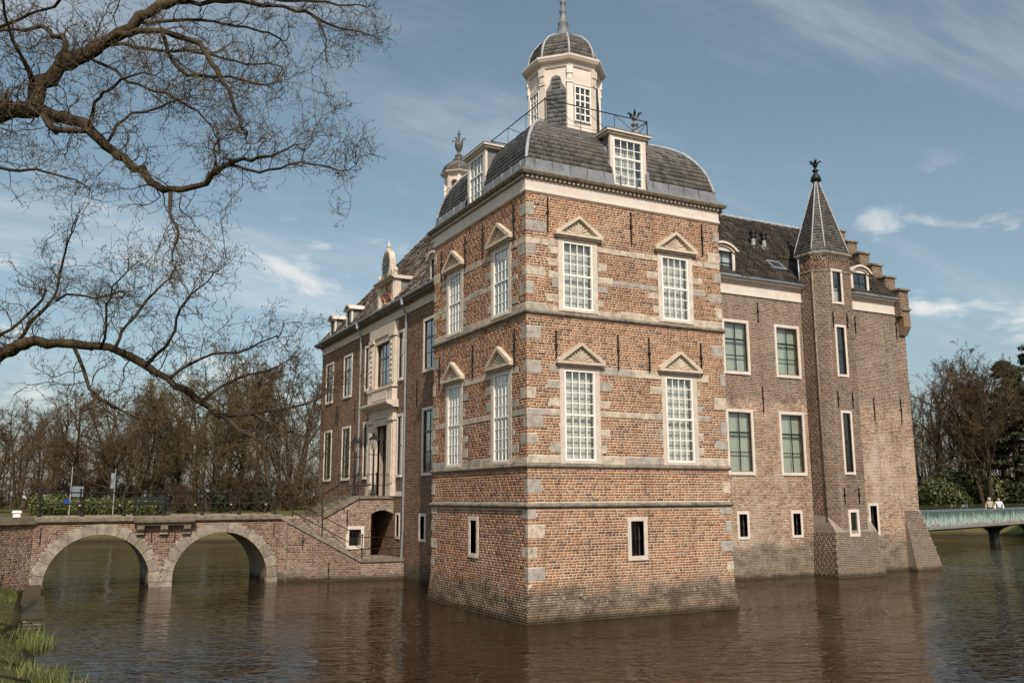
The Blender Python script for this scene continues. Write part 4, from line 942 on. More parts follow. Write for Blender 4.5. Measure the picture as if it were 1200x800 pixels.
# carved arms: shield, crest and two supporters (plain carving)
sz = 12.84
m = MB(); FW.poly(m, [(PC-.22, sz+.30), (PC+.22, sz+.30), (PC+.22, sz-.06), (PC+.10, sz-.28), (PC, sz-.36), (PC-.10, sz-.28), (PC-.22, sz-.06)], -.10, -.02); obj('shield', m, simple('shield_red', (.33, .06, .045), .6, .3, 9), cd)
m = MB()
for i in range(26):
    t = i*2.399; r_ = .22+.34*((i*7) % 11)/11; m.ball(FW.P(PC+r_*math.cos(t)*1.1, sz+r_*math.sin(t)*.95, -.08), .055+.04*((i*5) % 7)/7, 7)
obj('mantling', m, 'pediment', cd, smooth=True, kind='stuff')
m = MB()
for i in range(9): t = i*.7; m.ball(FW.P(PC+.45*math.cos(t), sz+.42*math.sin(t), -.02), .045, 6)
obj('gilt_carving', m, 'gold', cd, smooth=True, kind='stuff')
M_['carved_red'] = simple('carved_red', (.22, .075, .055), .6, .4, 9)
for a_, z_, r_, k_ in ((0, sz+.46, .12, 1.), (-.46, sz, .12, 2.), (.46, sz, .12, 2.)): obj('heraldic_carving', MB().ball(FW.P(PC+a_, z_, -.05), r_, 8, k_), 'carved_red', cd, smooth=True)
zc_ = 14.42; m = MB(); n_ = 28
oval = lambda ra, rz: [(PC+ra*math.cos(2*math.pi*i/n_), zc_+rz*math.sin(2*math.pi*i/n_)) for i in range(n_)]
FW.poly(m, oval(.60, .74), -.22, .06)
FW.poly(m, [(PC-.95, cz+.16), (PC+.95, cz+.16), (PC+.60, zc_-.34), (PC+.42, zc_-.40), (PC-.42, zc_-.40), (PC-.60, zc_-.34)], -.2, .0)
for s in (-1, 1):
    m.lathe([(.09, 0), (.11, .06), (.06, .12), (.13, .26), (.09, .36), (.03, .44)], FW.P(PC+s*1.1, cz+.16, -.05), 8)
    m.tube([FW.P(PC+s*.90, cz+.22, -.05), FW.P(PC+s*.75, cz+.50, -.05), FW.P(PC+s*.62, cz+.57, -.05), FW.P(PC+s*.62, cz+.75, -.05)], [.09, .08, .07, .04], 6)
m.lathe([(.10, 0), (.12, .06), (.05, .12), (.09, .20), (.10, .25), (.05, .33), (.02, .52)], FW.P(PC, zc_+.72, -.08), 8)
obj('clock_surround', m, 'portal', cd, smooth=False)
m = MB(); FW.poly(m, oval(.48, .62), .05, .075); obj('clock_face', m, 'clockface', cd)
m = MB()
for k in range(12):
    t = math.pi*2*k/12; c_, s_ = math.sin(t), math.cos(t); p = lambda ra, rz, o: (PC+ra*c_+o*s_, zc_+rz*s_-o*c_)
    FW.poly(m, [p(.34, .46, -.018), p(.44, .57, -.018), p(.44, .57, .018), p(.34, .46, .018)], .076, .084)
for t, l in ((R(65), .27), (R(-20), .40)):
    c_, s_ = math.sin(t), math.cos(t); FW.poly(m, [(PC-.025*s_, zc_+.025*c_), (PC+c_*l, zc_+s_*l*1.25), (PC+.025*s_, zc_-.025*c_)], .088, .096)
obj('clock_hands_and_numerals', m, 'gold', cd, kind='stuff')
# two storey stone portal
m = MB(); D = .14
for s in (-1, 1):
    a = PC+s*1.42
    FW.box(m, a-.32, a+.32, 3.47, 3.95, 0, D+.12); FW.box(m, a-.28, a+.28, 3.95, 6.85, 0, D+.02); FW.box(m, a-.20, a+.20, 4.05, 6.70, D+.02, D+.07); FW.box(m, a-.34, a+.34, 6.85, 7.02, 0, D+.1)
    FW.box(m, a-.28, a+.28, 8.45, 10.72, 0, D+.02); FW.box(m, a-.19, a+.19, 8.6, 10.6, D+.02, D+.06); FW.box(m, a-.34, a+.34, 10.72, 10.9, 0, D+.1)
    for q in range(8): m.ball(FW.P(a, 8.75+q*.24, D+.06), .07, 6)
FW.box(m, PC-1.10, PC-.80, 3.47, 6.85, -.1, D); FW.box(m, PC+.80, PC+1.10, 3.47, 6.85, -.1, D)
FW.box(m, PC-1.10, PC+1.10, 6.70, 7.0, -.1, D-.003); FW.box(m, PC-1.70, PC+1.70, 7.02, 7.42, 0, D+.03)
FW.box(m, PC-1.14, PC-.95, 8.45, 10.9, -.1, D); FW.box(m, PC+.95, PC+1.14, 8.45, 10.9, -.1, D); FW.box(m, PC-.95, PC+.95, 10.62, 10.9, -.1, D-.003)
FW.box(m, PC-1.75, PC+1.75, 10.9, 11.4, 0, D+.05)
po = obj('entrance_portal', m, 'portal', castle, label='cream stone two storey entrance portal')
m = MB(); sweep(FW, [(0, 7.421), (D+.10, 7.421), (D+.20, 7.50), (D+.42, 7.56), (D+.46, 7.64), (D+.46, 7.72), (0, 7.76)], PC-1.95, PC+1.95, m); obj('balcony_slab', m, 'portal', po)
m = MB(); FW.box(m, PC-1.72, PC+1.72, 7.761, 8.36, 0, D+.10); FW.box(m, PC-1.0, PC+1.0, 7.9, 8.25, D+.10, D+.13); FW.box(m, PC-1.8, PC+1.8, 8.36, 8.45, 0, D+.16); obj('apron', m, 'portal', po)
casement_flat(FW, PC, 1.74, 8.68, 10.55, 4, 3, 1, po, 'greengloss', .035, .055, -.06, 'sash_frame', .08)
m = MB(); FW.box(m, PC-.78, PC+.78, 3.47, 6.68, -.34, -.30)
for s in (-1, 1):
    FW.box(m, PC+s*.40-.34, PC+s*.40+.34, 3.55, 4.5, -.30, -.26)
    for q in range(4): FW.box(m, PC+s*.40-.33+q*.2, PC+s*.40-.30+q*.2, 4.6, 5.9, -.30, -.27)
FW.box(m, PC-.78, PC+.78, 5.95, 6.03, -.30, -.24); obj('front_door', m, 'wood', po)
# downpipes
for a, zb in ((14.55, .25), (20.95, 3.2)):
    m = MB().tube([FW.P(a-.15, 12.0, .36), FW.P(a-.1, 11.8, .34), FW.P(a, 11.45, .10), FW.P(a, zb+1.7, .10), FW.P(a+.03, zb+1.55, .10), FW.P(a+.03, zb+.4, .14), FW.P(a+.1, zb, .3)], .05, 8)
    m.lathe([(.09, 0), (.11, .25), (.11, .3)], FW.P(a-.15, 11.82, .36), 8)
    for z in (10.2, 8.0, 5.8, 3.9): m.lathe([(.062, 0), (.062, .07)], FW.P(a, z, .10), 8)
    obj('downpipe', m, 'zinc', castle, smooth=False)
# open belfry lantern on the roof behind
BX, BY = 6.35, 19.15
m = MB(); c8 = .70
m.prism(octa(.78, 17.2, (BX, BY)), octa(.78, 18.35, (BX, BY))); bel = None
for k in range(8):
    a = 2*math.pi*(k+.5)/8; fa = Fr((BX+c8*math.cos(a), BY+c8*math.sin(a), 0), (-math.sin(a), math.cos(a), 0), (math.cos(a), math.sin(a), 0))
    fa.box(m, -.075, .075, 18.35, 20.05, -.09, .06); fa.box(m, -.10, .10, 19.32, 19.4, -.1, .09)
for k in range(8):
    fr = facet(k, (BX, BY)); hw_ = c8*.9239*T8; top = [(hw_, 20.1), (-hw_, 20.1), (-hw_, 19.55)]+[(-(hw_-.06)*math.cos(t), 19.55+(hw_-.06)*1.1*math.sin(t)) for t in [math.pi*i/8 for i in range(9)]]+[(hw_, 19.55)]
    for i in range(8):
        t0, t1 = math.pi*i/8, math.pi*(i+1)/8; p0, p1 = (-(hw_-.06)*math.cos(t0), 19.55+.26*math.sin(t0)), (-(hw_-.06)*math.cos(t1), 19.55+.26*math.sin(t1))
        fr.poly(m, [p0, p1, (p1[0], 20.1), (p0[0], 20.1)], c8*.9239-.10, c8*.9239+.02)
bel = obj('belfry', m, 'cream', castle, label='open arched cream bell lantern behind the tower roof')
obj('belfry_cornice', octa_stack([(.70, 20.05), (.74, 20.12), (.88, 20.18), (.92, 20.26), (.80, 20.3)], (BX, BY)), 'cream', bel)
DB = [(.84, 20.3), (.80, 20.5), (.68, 20.72), (.50, 20.86), (.36, 20.96), (.28, 21.12), (.14, 21.3), (.1, 21.32)]
obj('belfry_dome', octa_stack(DB, (BX, BY)), 'lead', bel)
for k in range(8): slates('dome_slates', facet(k, (BX, BY)), DB, lambda d: -d*T8+.01, lambda d: d*T8-.01, 'slate', bel, .14, .16, (), 300+k)
m = MB().lathe([(.20, 21.26), (.22, 21.32), (.12, 21.4), (.08, 21.52), (.17, 21.7), (.23, 21.9), (.20, 22.02), (.12, 22.08), (.06, 22.15), (.07, 22.5), (.10, 22.55), (.02, 22.8)], (BX, BY, 0), 10)
for k in range(4):
    a = math.pi/2*k+.6; c_, s_ = math.cos(a), math.sin(a); m.tube([(BX+.15*c_, BY+.15*s_, 21.95), (BX+.25*c_, BY+.25*s_, 22.22), (BX+.38*c_, BY+.38*s_, 22.24), (BX+.42*c_, BY+.42*s_, 22.1)], [.04, .04, .03, .01], 5)
obj('urn_finial', m, 'slate', bel, smooth=False)

# ============================================================ ENTRANCE STAIRCASE
LY0, LY1, LX = 15.95, 19.15, .25
st = thing('entrance_staircase', 'brick and stone entrance stair with arched passage beside the west front portal', 'staircase', (XW-1.6, PC, 0))
SO = Vector((XW-1.6, PC, 0))
def sobj(name, mb, mat, **kw):
    o = obj(name, mb, mat, st, **kw); o.matrix_parent_inverse = Matrix.Translation(-SO); return o
FL = Fr((0, LY0, 0), (1, 0, 0), (0, -1, 0))
ops = [(.85, XW-.02, .85, 2.86), (-.13, .40, 1.36, 2.05)]
m = MB()
outl = lambda a: 3.36 if a > LX else max(2.6, 3.36-(LX-a)*.53)
xs = [-2.9, -1.3, -.25, -.13, LX, .40, .52, .85, XW-.02]
for x0, x1 in zip(xs[:-1], xs[1:]):
    xm = (x0+x1)/2; zb = -.8
    op = [o for o in ops if o[0] < xm < o[1]]
    pieces = [(zb, None)] if not op else [(zb, op[0][2]), (op[0][3], None)]
    for za, zb2 in pieces:
        t0, t1 = (zb2, zb2) if zb2 is not None else (outl(x0+1e-4), outl(x1-1e-4))
        m.hexa([(x0, LY0, za), (x1, LY0, za), (x1, LY0+.4, za), (x0, LY0+.4, za), (x0, LY0, t0), (x1, LY0, t1), (x1, LY0+.4, t1), (x0, LY0+.4, t0)])
m.box(-2.9, XW-.02, LY1-.4, LY1, -.8, 2.6); m.box(LX, XW-.02, LY1-.4, LY1, 2.6, 3.36)
m.box(LX, LX+.3, LY0+.4, LY1-.4, -.8, 3.2); m.box(LX, XW-.02, LY0+.4, LY1-.4, 3.2, 3.47)
sw = sobj('stair_wall', m, 'mortar_bridge')
b_ = bricks('brickwork', FL, -2.9, XW-.03, -.1, 3.36, [(.85, 3, .85, 2.86), (-.27, .54, 1.22, 2.19)], 'brick_stair', sw, ch=.070, L=.23, joint=.020, seed=401, keep=lambda a, z: z < outl(a)-.02)
m = MB()     # segmental head of the passage
for i in range(8):
    a0, a1 = .85+1.03*i/8, .85+1.03*(i+1)/8; z = lambda a: 2.70+.16*(1-((a-1.365)/.515)**2)
    m.hexa([(a0, LY0-.004, z(a0)), (a1, LY0-.004, z(a1)), (a1, LY0+.4, z(a1)), (a0, LY0+.4, z(a0)), (a0, LY0-.004, 2.87), (a1, LY0-.004, 2.87), (a1, LY0+.4, 2.87), (a0, LY0+.4, 2.87)])
sobj('passage_arch', m, 'brick_stair')
m = MB(); w0, w1 = -.13, .40
FL.box(m, w0-.14, w0, 1.22, 2.19, -.1, .035); FL.box(m, w1, w1+.14, 1.22, 2.19, -.1, .035); FL.box(m, w0, w1, 2.05, 2.19, -.1, .031); FL.box(m, w0, w1, 1.22, 1.36, -.1, .05); wo_ = sobj('window_surround', m, 'cream')
m = MB()
for q in range(1, 3): FL.box(m, w0+q*.53/3-.012, w0+q*.53/3+.012, 1.36, 2.05, -.09, -.06)
FL.box(m, w0, w1, 1.69, 1.72, -.095, -.065); FL.box(m, w0, w1, 1.36, 2.05, -.38, -.37); sobj('grille_and_shade_sheet', m, 'iron')  # iron bars, plus a dark sheet standing in for the unlit inside
# copings
m = MB(); th = .13
def slab(m, p0, p1, wdt, t, side):      # sloping slab, p=(x,z)
    (x0, z0), (x1, z1) = p0, p1; y0, y1 = side
    m.hexa([(x0, y0, z0-t), (x1, y0, z1-t), (x1, y1, z1-t), (x0, y1, z0-t), (x0, y0, z0), (x1, y0, z1), (x1, y1, z1), (x0, y1, z0)])
for y0, y1 in ((LY0-.08, LY0+.42), (LY1-.42, LY1+.08)):
    m = MB(); slab(m, (-1.36, 2.62), (LX, 3.49), 0, th, (y0, y1)); slab(m, (LX, 3.49), (XW-.01, 3.49), 0, th, (y0, y1)); sobj('coping', m, 'coping')
for i in range(5):
    m = MB(); x0 = -1.45+i*.31; m.box(x0, LX+.02 if i == 4 else x0+.34, LY0+.43, LY1-.43, 2.45, 2.70+(i+1)*.154-.01); sobj('step', m, 'coping')
m = MB().box(LX, XW-.02, LY0+.42, LY1-.42, 3.468, 3.472+.01); sobj('landing_slab', m, 'coping')
# splayed wall with stair down to the waterside walk
P0, P1, P2 = Vector((-3.1, 16.1, 0)), Vector((.05, 14.72, 0)), Vector((XW-.03, 14.55, 0))
u = (P1-P0); l1 = u.length; u.normalize(); FA = Fr(tuple(P0), tuple(u), (u.y, -u.x, 0)); u2 = (P2-P1); l2 = u2.length; u2.normalize(); FB = Fr(tuple(P1), tuple(u2), (u2.y, -u2.x, 0))
zt = lambda a: 2.58-(2.58-.76)*max(0, a-.12)/(l1-.12)
m = MB(); m.hexa([FA.P(0, -.8, 0), FA.P(l1, -.8, 0), FA.P(l1, -.8, -.35), FA.P(0, -.8, -.35), FA.P(0, 2.58, 0), FA.P(l1, .76, 0), FA.P(l1, .76, -.35), FA.P(0, 2.58, -.35)])
FB.box(m, 0, l2, -.8, .74, -.35, 0); spl = sobj('waterside_wall', m, 'mortar_bridge')
bricks('brickwork', FA, 0, l1, -.1, 2.56, [], 'brick_bridge', spl, ch=.070, L=.23, joint=.019, seed=402, keep=lambda a, z: z < zt(a)-.02)
bricks('brickwork', FB, 0, l2, -.1, .74, [], 'brick_stair', spl, ch=.070, L=.23, joint=.02, seed=403)
m = MB(); f = FA; m.hexa([f.P(.0, 2.58, .07), f.P(l1, .75, .07), f.P(l1, .75, -.42), f.P(0, 2.58, -.42), f.P(0, 2.71, .07), f.P(l1, .88, .07), f.P(l1, .88, -.42), f.P(0, 2.71, -.42)]); sobj('sloping_coping', m, 'coping')
m = MB(); FB.box(m, -.02, l2, .742, .87, -.42, .07); sobj('coping', m, 'coping')
m = MB(); m.prism([(.0, 15.0, .6), (XW-.02, 14.9, .6), (XW-.02, 17.5, .6), (.0, 17.5, .6)], [(.0, 15.0, .85), (XW-.02, 14.9, .85), (XW-.02, 17.5, .85), (.0, 17.5, .85)]); sobj('walk_slab', m, 'coping')
for i in range(11):
    m = MB(); x0 = -2.85+i*.262; yb = 15.92-(x0+3.1)*.406+.3; m.box(x0, x0+.30, max(yb, 15.05), LY0-.004, -.5, 2.55-i*.157); sobj('lower_step', m, 'coping')
for a, z0, z1 in ((1.0, .95, 1.65),): anchor(Fr(tuple(P0-SO), tuple(u), (u.y, -u.x, 0)), a, 1.3, 1.9, st); anchor(Fr(tuple(P0-SO), tuple(u), (u.y, -u.x, 0)), 2.1, .1, .75, st)
anchor(Fr((0-SO.x, LY0-SO.y, 0), (1, 0, 0), (0, -1, 0)), -.24, 1.9, 2.9, st)
# iron rails of the stairs
m = MB(); rp = lambda x, y, z: (x, y, z)
for hz in (.48, .95):
    m.tube([FA.P(.5, 2.45+hz-.12, -.15), FA.P(l1, .85+hz-.05, -.15), FB.P(l2, .87+hz-.08, -.15)], .017, 5)
for a in (.5, 1.75, l1): zb = 2.7-(1.83)*(a/l1); m.tube([FA.P(a, zb-.1, -.15), FA.P(a, zb+.95, -.15)], .024, 6); m.ball(FA.P(a, zb+.98, -.15), .045, 6)
sobj('handrail', m, 'iron', smooth=False)
for y in (LY0+.15, LY1-.15):
    m = MB()
    for hz in (.45, .92): m.tube([(-1.3, y, 2.62+hz), (LX, y, 3.49+hz), (XW-.1, y, 3.49+hz)], .016, 5)
    for x, z in ((-1.3, 2.6), (LX, 3.47), (1.1, 3.47)): m.tube([(x, y, z), (x, y, z+.97)], .022, 6); m.ball((x, y, z+1.0), .04, 6)
    sobj('landing_rail', m, 'iron', smooth=False)
def lantern(loc, label):
    t = thing('lantern', label, 'street lamp', loc, 'lanterns flanking the entrance landing')
    m = MB().lathe([(.11, 0), (.11, .1), (.07, .16), (.05, .5), (.04, 1.5), (.035, 1.95), (.07, 1.98), (.04, 2.05)], (0, 0, 0), 8); m.tube([(-.22, 0, 1.8), (.22, 0, 1.8)], .018, 5); obj('post', m, 'iron', t, smooth=False)
    m = MB()
    for i in range(4):
        a, b = math.pi/4+i*math.pi/2, math.pi/4+(i+1)*math.pi/2
        m.tube([(.11*math.cos(a), .11*math.sin(a), 2.05), (.20*math.cos(a), .20*math.sin(a), 2.46)], .014, 4)
    obj('cage', m, 'iron', t); obj('lamp_glass', MB().lathe([(.10, 2.07), (.185, 2.45)], (0, 0, 0), 4, math.pi/4), 'glass', t)
    obj('hood', MB().lathe([(.27, 2.46), (.25, 2.50), (.12, 2.62), (.07, 2.66), (.07, 2.72), (.02, 2.80)], (0, 0, 0), 4, math.pi/4), 'iron', t)
lantern((.98, 16.18, 3.49), 'black iron lantern on the south side of the entrance landing'); lantern((.98, 18.92, 3.49), 'black iron lantern on the north side of the entrance landing')

# ============================================================ BRIDGE
BA, BB = Vector((-12.2, 16.1, 0)), Vector((-3.1, 16.1, 0))
bu = (BB-BA); BL = bu.length; bu.normalize(); bn = Vector((bu.y, -bu.x, 0)); FBR = Fr(tuple(BA), tuple(bu), tuple(bn)); BW = 3.5
br = thing('arched_bridge', 'two arched brick bridge with stone voussoirs crossing the moat to the castle entrance', 'bridge', tuple(BA))
binv = Matrix.Translation(-BA)
def bobj(name, mb, mat, parent=br, **kw):
    o = obj(name, mb, mat, parent, **kw)
    if parent is br: o.matrix_parent_inverse = binv
    return o
RI, RO, ZC = 1.86, 2.24, .20
ARC = (2.29, BL-2.29)
def soffit(a, r=RI):
    for c in ARC:
        if abs(a-c) < r: return ZC+math.sqrt(r*r-(a-c)**2)
    return -.8
m = MB(); N = 120
xs = np.linspace(0, BL, N+1)
for i in range(N):
    a0, a1 = xs[i], xs[i+1]; za, zb = soffit(a0), soffit(a1)
    if za < 0 and zb < 0: za = zb = -.8
    m.hexa([FBR.P(a0, za, 0), FBR.P(a1, zb, 0), FBR.P(a1, zb, -BW), FBR.P(a0, za, -BW), FBR.P(a0, 2.5, 0), FBR.P(a1, 2.5, 0), FBR.P(a1, 2.5, -BW), FBR.P(a0, 2.5, -BW)])
bw = bobj('bridge_wall', m, 'mortar_bridge', recalc=False)
def bkeep(a, z):
    for c in ARC:
        if math.hypot(a-c, z-ZC) < RO+.01 and z > ZC-.3: return False
    if z < ZC and any(abs(a-c) < RO for c in ARC): return False
    return z < 2.5
bricks('brickwork', FBR, 0, BL, -.1, 2.5, [], 'brick_bridge', bw, ch=.068, L=.22, joint=.019, seed=501, keep=bkeep)
for ai, c in enumerate(ARC):
    rv = random.Random(60+ai); nv = 15; ang = [math.pi*i/nv+(rv.uniform(-.03, .03) if 0 < i < nv else 0) for i in range(nv+1)]
    for i in range(nv):
        t0, t1 = ang[i]+.006, ang[i+1]-.006; pts = [(c+r*math.cos(t), ZC+r*math.sin(t)) for r, t in ((RI-.006, t0), (RO, t0), (RO, (t0+t1)/2), (RO, t1), (RI-.006, t1), (RI-.006, (t0+t1)/2))]
        m = MB(); FBR.poly(m, pts, -.32, .03+rv.uniform(-.006, .008)); obj('voussoir', m, 'voussoir', bw)
    for s in (-1, 1):
        m = MB(); aa = sorted((c+s*RI, c+s*RO)); FBR.box(m, aa[0]-.02, min(aa[1]+.03, BL), -.8, ZC-.012, -.32, .05); obj('springer_stone', m, 'voussoir', bw)
m = MB(); sweep(FBR, [(.0, 2.48), (.06, 2.48), (.13, 2.55), (.14, 2.70), (.10, 2.73), (-.45, 2.73), (-.45, 2.48)], -.02, BL+.05, m); bobj('coping', m, 'coping')
m = MB(); sweep(FBR, [(-BW+.45, 2.48), (-BW+.45, 2.73), (-BW-.12, 2.73), (-BW-.12, 2.5)], -.02, BL+.3, m); bobj('far_coping', m, 'coping')
m = MB(); FBR.box(m, -4, BL+2.0, 2.3, 2.56, -BW+.4, -.4); bobj('deck', m, 'coping')
cc = (ARC[0]+ARC[1])/2      # corbelled bay
m = MB(); FBR.box(m, cc-1.05, cc+1.05, 2.36, 2.485, 0, .30); sweep(FBR, [(.14, 2.485), (.42, 2.485), (.44, 2.58), (.44, 2.70), (.40, 2.725), (.14, 2.725)], cc-1.12, cc+1.12, m); bobj('bay_slab', m, 'coping')
for s in (-.86, 0, .86):
    m = MB(); sweep(FBR, [(0, 2.08), (.14, 2.08), (.20, 2.14), (.28, 2.22), (.32, 2.36), (0, 2.36)], cc+s-.13, cc+s+.13, m); FBR.box(m, cc+s-.15, cc+s+.15, 2.02, 2.08, 0, .17); bobj('corbel', m, 'voussoir')
for a, z0, z1 in ((.25, 1.75, 2.35), (BL-.22, 1.8, 2.35), (cc-.43, 1.75, 2.1), (cc+.43, 1.75, 2.1)):
    m = MB(); FBR.box(m, a-.016, a+.016, z0, z1, .015, .05); bobj('wall_anchor', m, 'iron')
def railing(d, a_list, nm):
    m = MB()
    for z in (3.20, 3.64): m.tube([FBR.P(a_list[0], z, d), FBR.P(a_list[-1], z, d)], .019, 6)
    r = bobj(nm, m, 'iron')
    for a in a_list:
        m = MB().lathe([(.075, 0), (.085, .05), (.05, .10), (.04, .2), (.055, .42), (.055, .52), (.035, .56), (.03, .88), (.05, .92), (.03, .97), (.05, 1.04), (.02, 1.10)], FBR.P(a, 2.725, d), 8)
        o = obj('rail_post', m, 'iron', r)
    return r
PA = [.15+i*(BL-.3)/6 for i in range(7)]
railing(-.22, PA, 'near_railing'); fr_ = railing(-BW+.22, [x+.5 for x in [-.4+i*(BL)/6 for i in range(7)]], 'far_railing')
for i in range(7): obj('brass_ball', MB().ball(FBR.P(.1+i*BL/6, 3.12, -BW+.30), .055, 8), 'brass', fr_, smooth=True)
# wing wall on the left bank
u = Vector((-.80, -.60, 0)); FWW = Fr(tuple(BA), (.80, .60, 0), (.60, -.80, 0))
m = MB(); FWW.box(m, -5.5, 0, -.8, 2.48, -.4, 0); ww = bobj('wing_wall', m, 'mortar_bridge'); bricks('brickwork', FWW, -5.5, 0, -.1, 2.48, [], 'brick_bridge', ww, ch=.062, L=.2, seed=502)
m = MB(); FWW.box(m, -5.5, .05, 2.48, 2.735, -.5, .13); bobj('wing_coping', m, 'coping')
# bench on the bridge bay
bt = thing('park_bench', 'dark green slatted bench standing on the bridge against its far railing', 'bench', FBR.P(cc-.25, 2.56, -BW+.75), None, math.atan2(bu.y, bu.x))
for i in range(3): obj('seat_slat', MB().box(-.75, .75, -.28+i*.17, -.14+i*.17, .42, .455), 'greengloss', bt)
for i in range(2): obj('back_slat', MB().box(-.75, .75, .26, .295, .56+i*.2, .72+i*.2), 'greengloss', bt)
for x in (-.6, .6):
    m = MB(); m.box(x-.03, x+.03, -.26, -.20, 0, .42); m.box(x-.03, x+.03, .20, .26, 0, .95); m.box(x-.03, x+.03, -.26, .26, .38, .42); obj('leg_frame', m, 'iron', bt)

# ============================================================ GROUND AND WATER
OUT = [(-9.5, -24, 0), (40, -34, 0), (85, -25, 1), (95, 0, 1), (80, 17, 1), (66, 25.5, 1), (60.7, 28.4, 1), (56.9, 31, 1), (46, 40, 1), (30, 50, 1), (12, 52, 1), (0, 52.6, 1), (-7.3, 58.7, 1), (-11.5, 60, 1), (-12.5, 45, 1), (-12.6, 30, 1), (-12.4, 18.0, 0), (-12.1, 12, 0), (-12.0, 6, 0), (-11.95, 2, 0), (-11.7, -2, 0), (-11.2, -5, 0), (-10.2, -12, 0), (-9.8, -18, 0)]
ol = []
rg = random.Random(3)
for i in range(len(OUT)):
    a, b = OUT[i], OUT[(i+1) % len(OUT)]; n = max(1, int(math.hypot(b[0]-a[0], b[1]-a[1])/1.2))
    for k in range(n): t = k/n; ol.append([a[j]+(b[j]-a[j])*t for j in range(3)])
ol = np.array(ol)
for _ in range(2): ol[:, :2] = .5*ol[:, :2]+.25*np.roll(ol, 1, 0)[:, :2]+.25*np.roll(ol, -1, 0)[:, :2]
tg = np.roll(ol, -1, 0)[:, :2]-np.roll(ol, 1, 0)[:, :2]; tg /= np.linalg.norm(tg, axis=1)[:, None]; nr = np.stack([tg[:, 1], -tg[:, 0]], 1)
jit = np.array([rg.uniform(-.12, .12) for _ in ol])
offs = [0, .15, .5, 1.2, 2.2, 3.6, 5.5, 8.5, 14, 26]
hN = [-.5, .04, .16, .42, .80, 1.15, 1.5, 1.8, 2.1, 2.3]; hF = [-.5, .06, .28, .75, 1.25, 1.65, 1.95, 2.15, 2.28, 2.35]
V = []; n = len(ol)
cen = np.array([20., 12.])
for k, o in enumerate(offs):
    for i in range(n):
        p = ol[i, :2]+nr[i]*(o+(jit[i] if k < 4 else 0)); h = hN[k]*(1-ol[i, 2])+hF[k]*ol[i, 2]
        V.append((p[0], p[1], h+(rg.uniform(-.05, .05) if k > 1 else 0)))
for rr in (140, 900, 4000):
    for i in range(n):
        d = ol[i, :2]-cen; d /= np.linalg.norm(d); p = cen+d*rr; V.append((p[0], p[1], 2.35))
Fq = [(k*n+i, k*n+(i+1) % n, (k+1)*n+(i+1) % n, (k+1)*n+i) for k in range(len(offs)+2) for i in range(n)]
ground = fastmesh('ground', np.array(V), np.array(Fq), 'lawn', None, kind='structure'); ground.data.polygons.foreach_set('use_smooth', [True]*len(ground.data.polygons))
m = MB().quad((-40, -60, 0), (130, -60, 0), (130, 90, 0), (-40, 90, 0)); obj('water', m, 'water', None, recalc=False, kind='structure')
def gz(x, y):
    d = np.hypot(ol[:, 0]-x, ol[:, 1]-y); i = int(d.argmin()); s = (np.array([x, y])-ol[i, :2]) @ nr[i]
    s = max(0., s); return float(np.interp(s, offs, np.array(hN)*(1-ol[i, 2])+np.array(hF)*ol[i, 2]))
M_['quaycap'] = stone_mat('mossy_cap', (.075, .055, .034), (.06, .046, .03), (.035, .036, .016))
# low brick revetment along the left bank
qw = thing('quay_wall', 'low weathered brick quay edging the grassy bank beside the bridge', 'wall', (-11.9, 11, 0))
qi = Matrix.Translation((11.9, -11, 0))
for (y0, y1, zt_, x1, sd_) in ((4.1, 9.5, .40, -11.76, 601), (9.5, 16.0, .22, -11.84, 602)):
    o = obj('quay_block', MB().box(x1-.45, x1, y0, y1, -.8, zt_), 'mortar_west', qw); o.matrix_parent_inverse = qi
    bricks('brickwork', Fr((x1, 0, 0), (0, 1, 0), (1, 0, 0)), y0, y1, -.1, zt_, [], 'brick_west', o, seed=sd_)
    bricks('brickwork', Fr((0, y0, 0), (1, 0, 0), (0, -1, 0)), x1-.45, x1, -.1, zt_, [], 'brick_west', o, seed=sd_+5)
    c = obj('quay_cap', MB().box(x1-.5, x1+.04, y0-.03, y1, zt_, zt_+.06), 'quaycap', qw); c.matrix_parent_inverse = qi

def blades(name, pts, hmin, hmax, w, mat, seed, label=None, cat=None, lean=.35):
    rb = np.random.default_rng(seed); pts = np.asarray(pts); n = len(pts); a = rb.uniform(0, 2*np.pi, n); h = rb.uniform(hmin, hmax, n); ln = rb.uniform(.1, lean, n)
    dx = np.stack([np.cos(a), np.sin(a), np.zeros(n)], 1)*(w*rb.uniform(.6, 1.3, n))[:, None]; b = rb.uniform(0, 2*np.pi, n); le = np.stack([np.cos(b), np.sin(b), np.zeros(n)], 1)*(h*ln)[:, None]; upv = np.array([0, 0, 1.])
    p0 = pts-dx; p1 = pts+dx; q = pts+upv*(h*.6)[:, None]+le*.4; t = pts+upv*h[:, None]+le
    Vv = np.stack([p0, p1, q+dx*.7, q-dx*.7, t+dx*.08, t-dx*.08], 1).reshape(-1, 3); base = np.arange(n)[:, None]*6
    Ff = np.concatenate([base+np.array([0, 1, 2, 3]), base+np.array([3, 2, 4, 5])], 0)
    kw = dict(kind='stuff')
    if label: kw.update(label=label, category=cat)
    return fastmesh(name, Vv, Ff, mat, None, **kw)
rb = np.random.default_rng(8); pts = []
while len(pts) < 90000:
    x, y = rb.uniform(-18.5, -10.6), rb.uniform(-6, 18)
    if y > 4 and x > -12.5: continue
    if x > -11.2: continue
    z = gz(x, y)
    if z < .08: continue
    pts.append((x, y, z-.02))
blades('bank_grass', pts, .03, .11, .007, 'blade', 9, 'short green grass covering the sloping near bank', 'grass')
pts = []
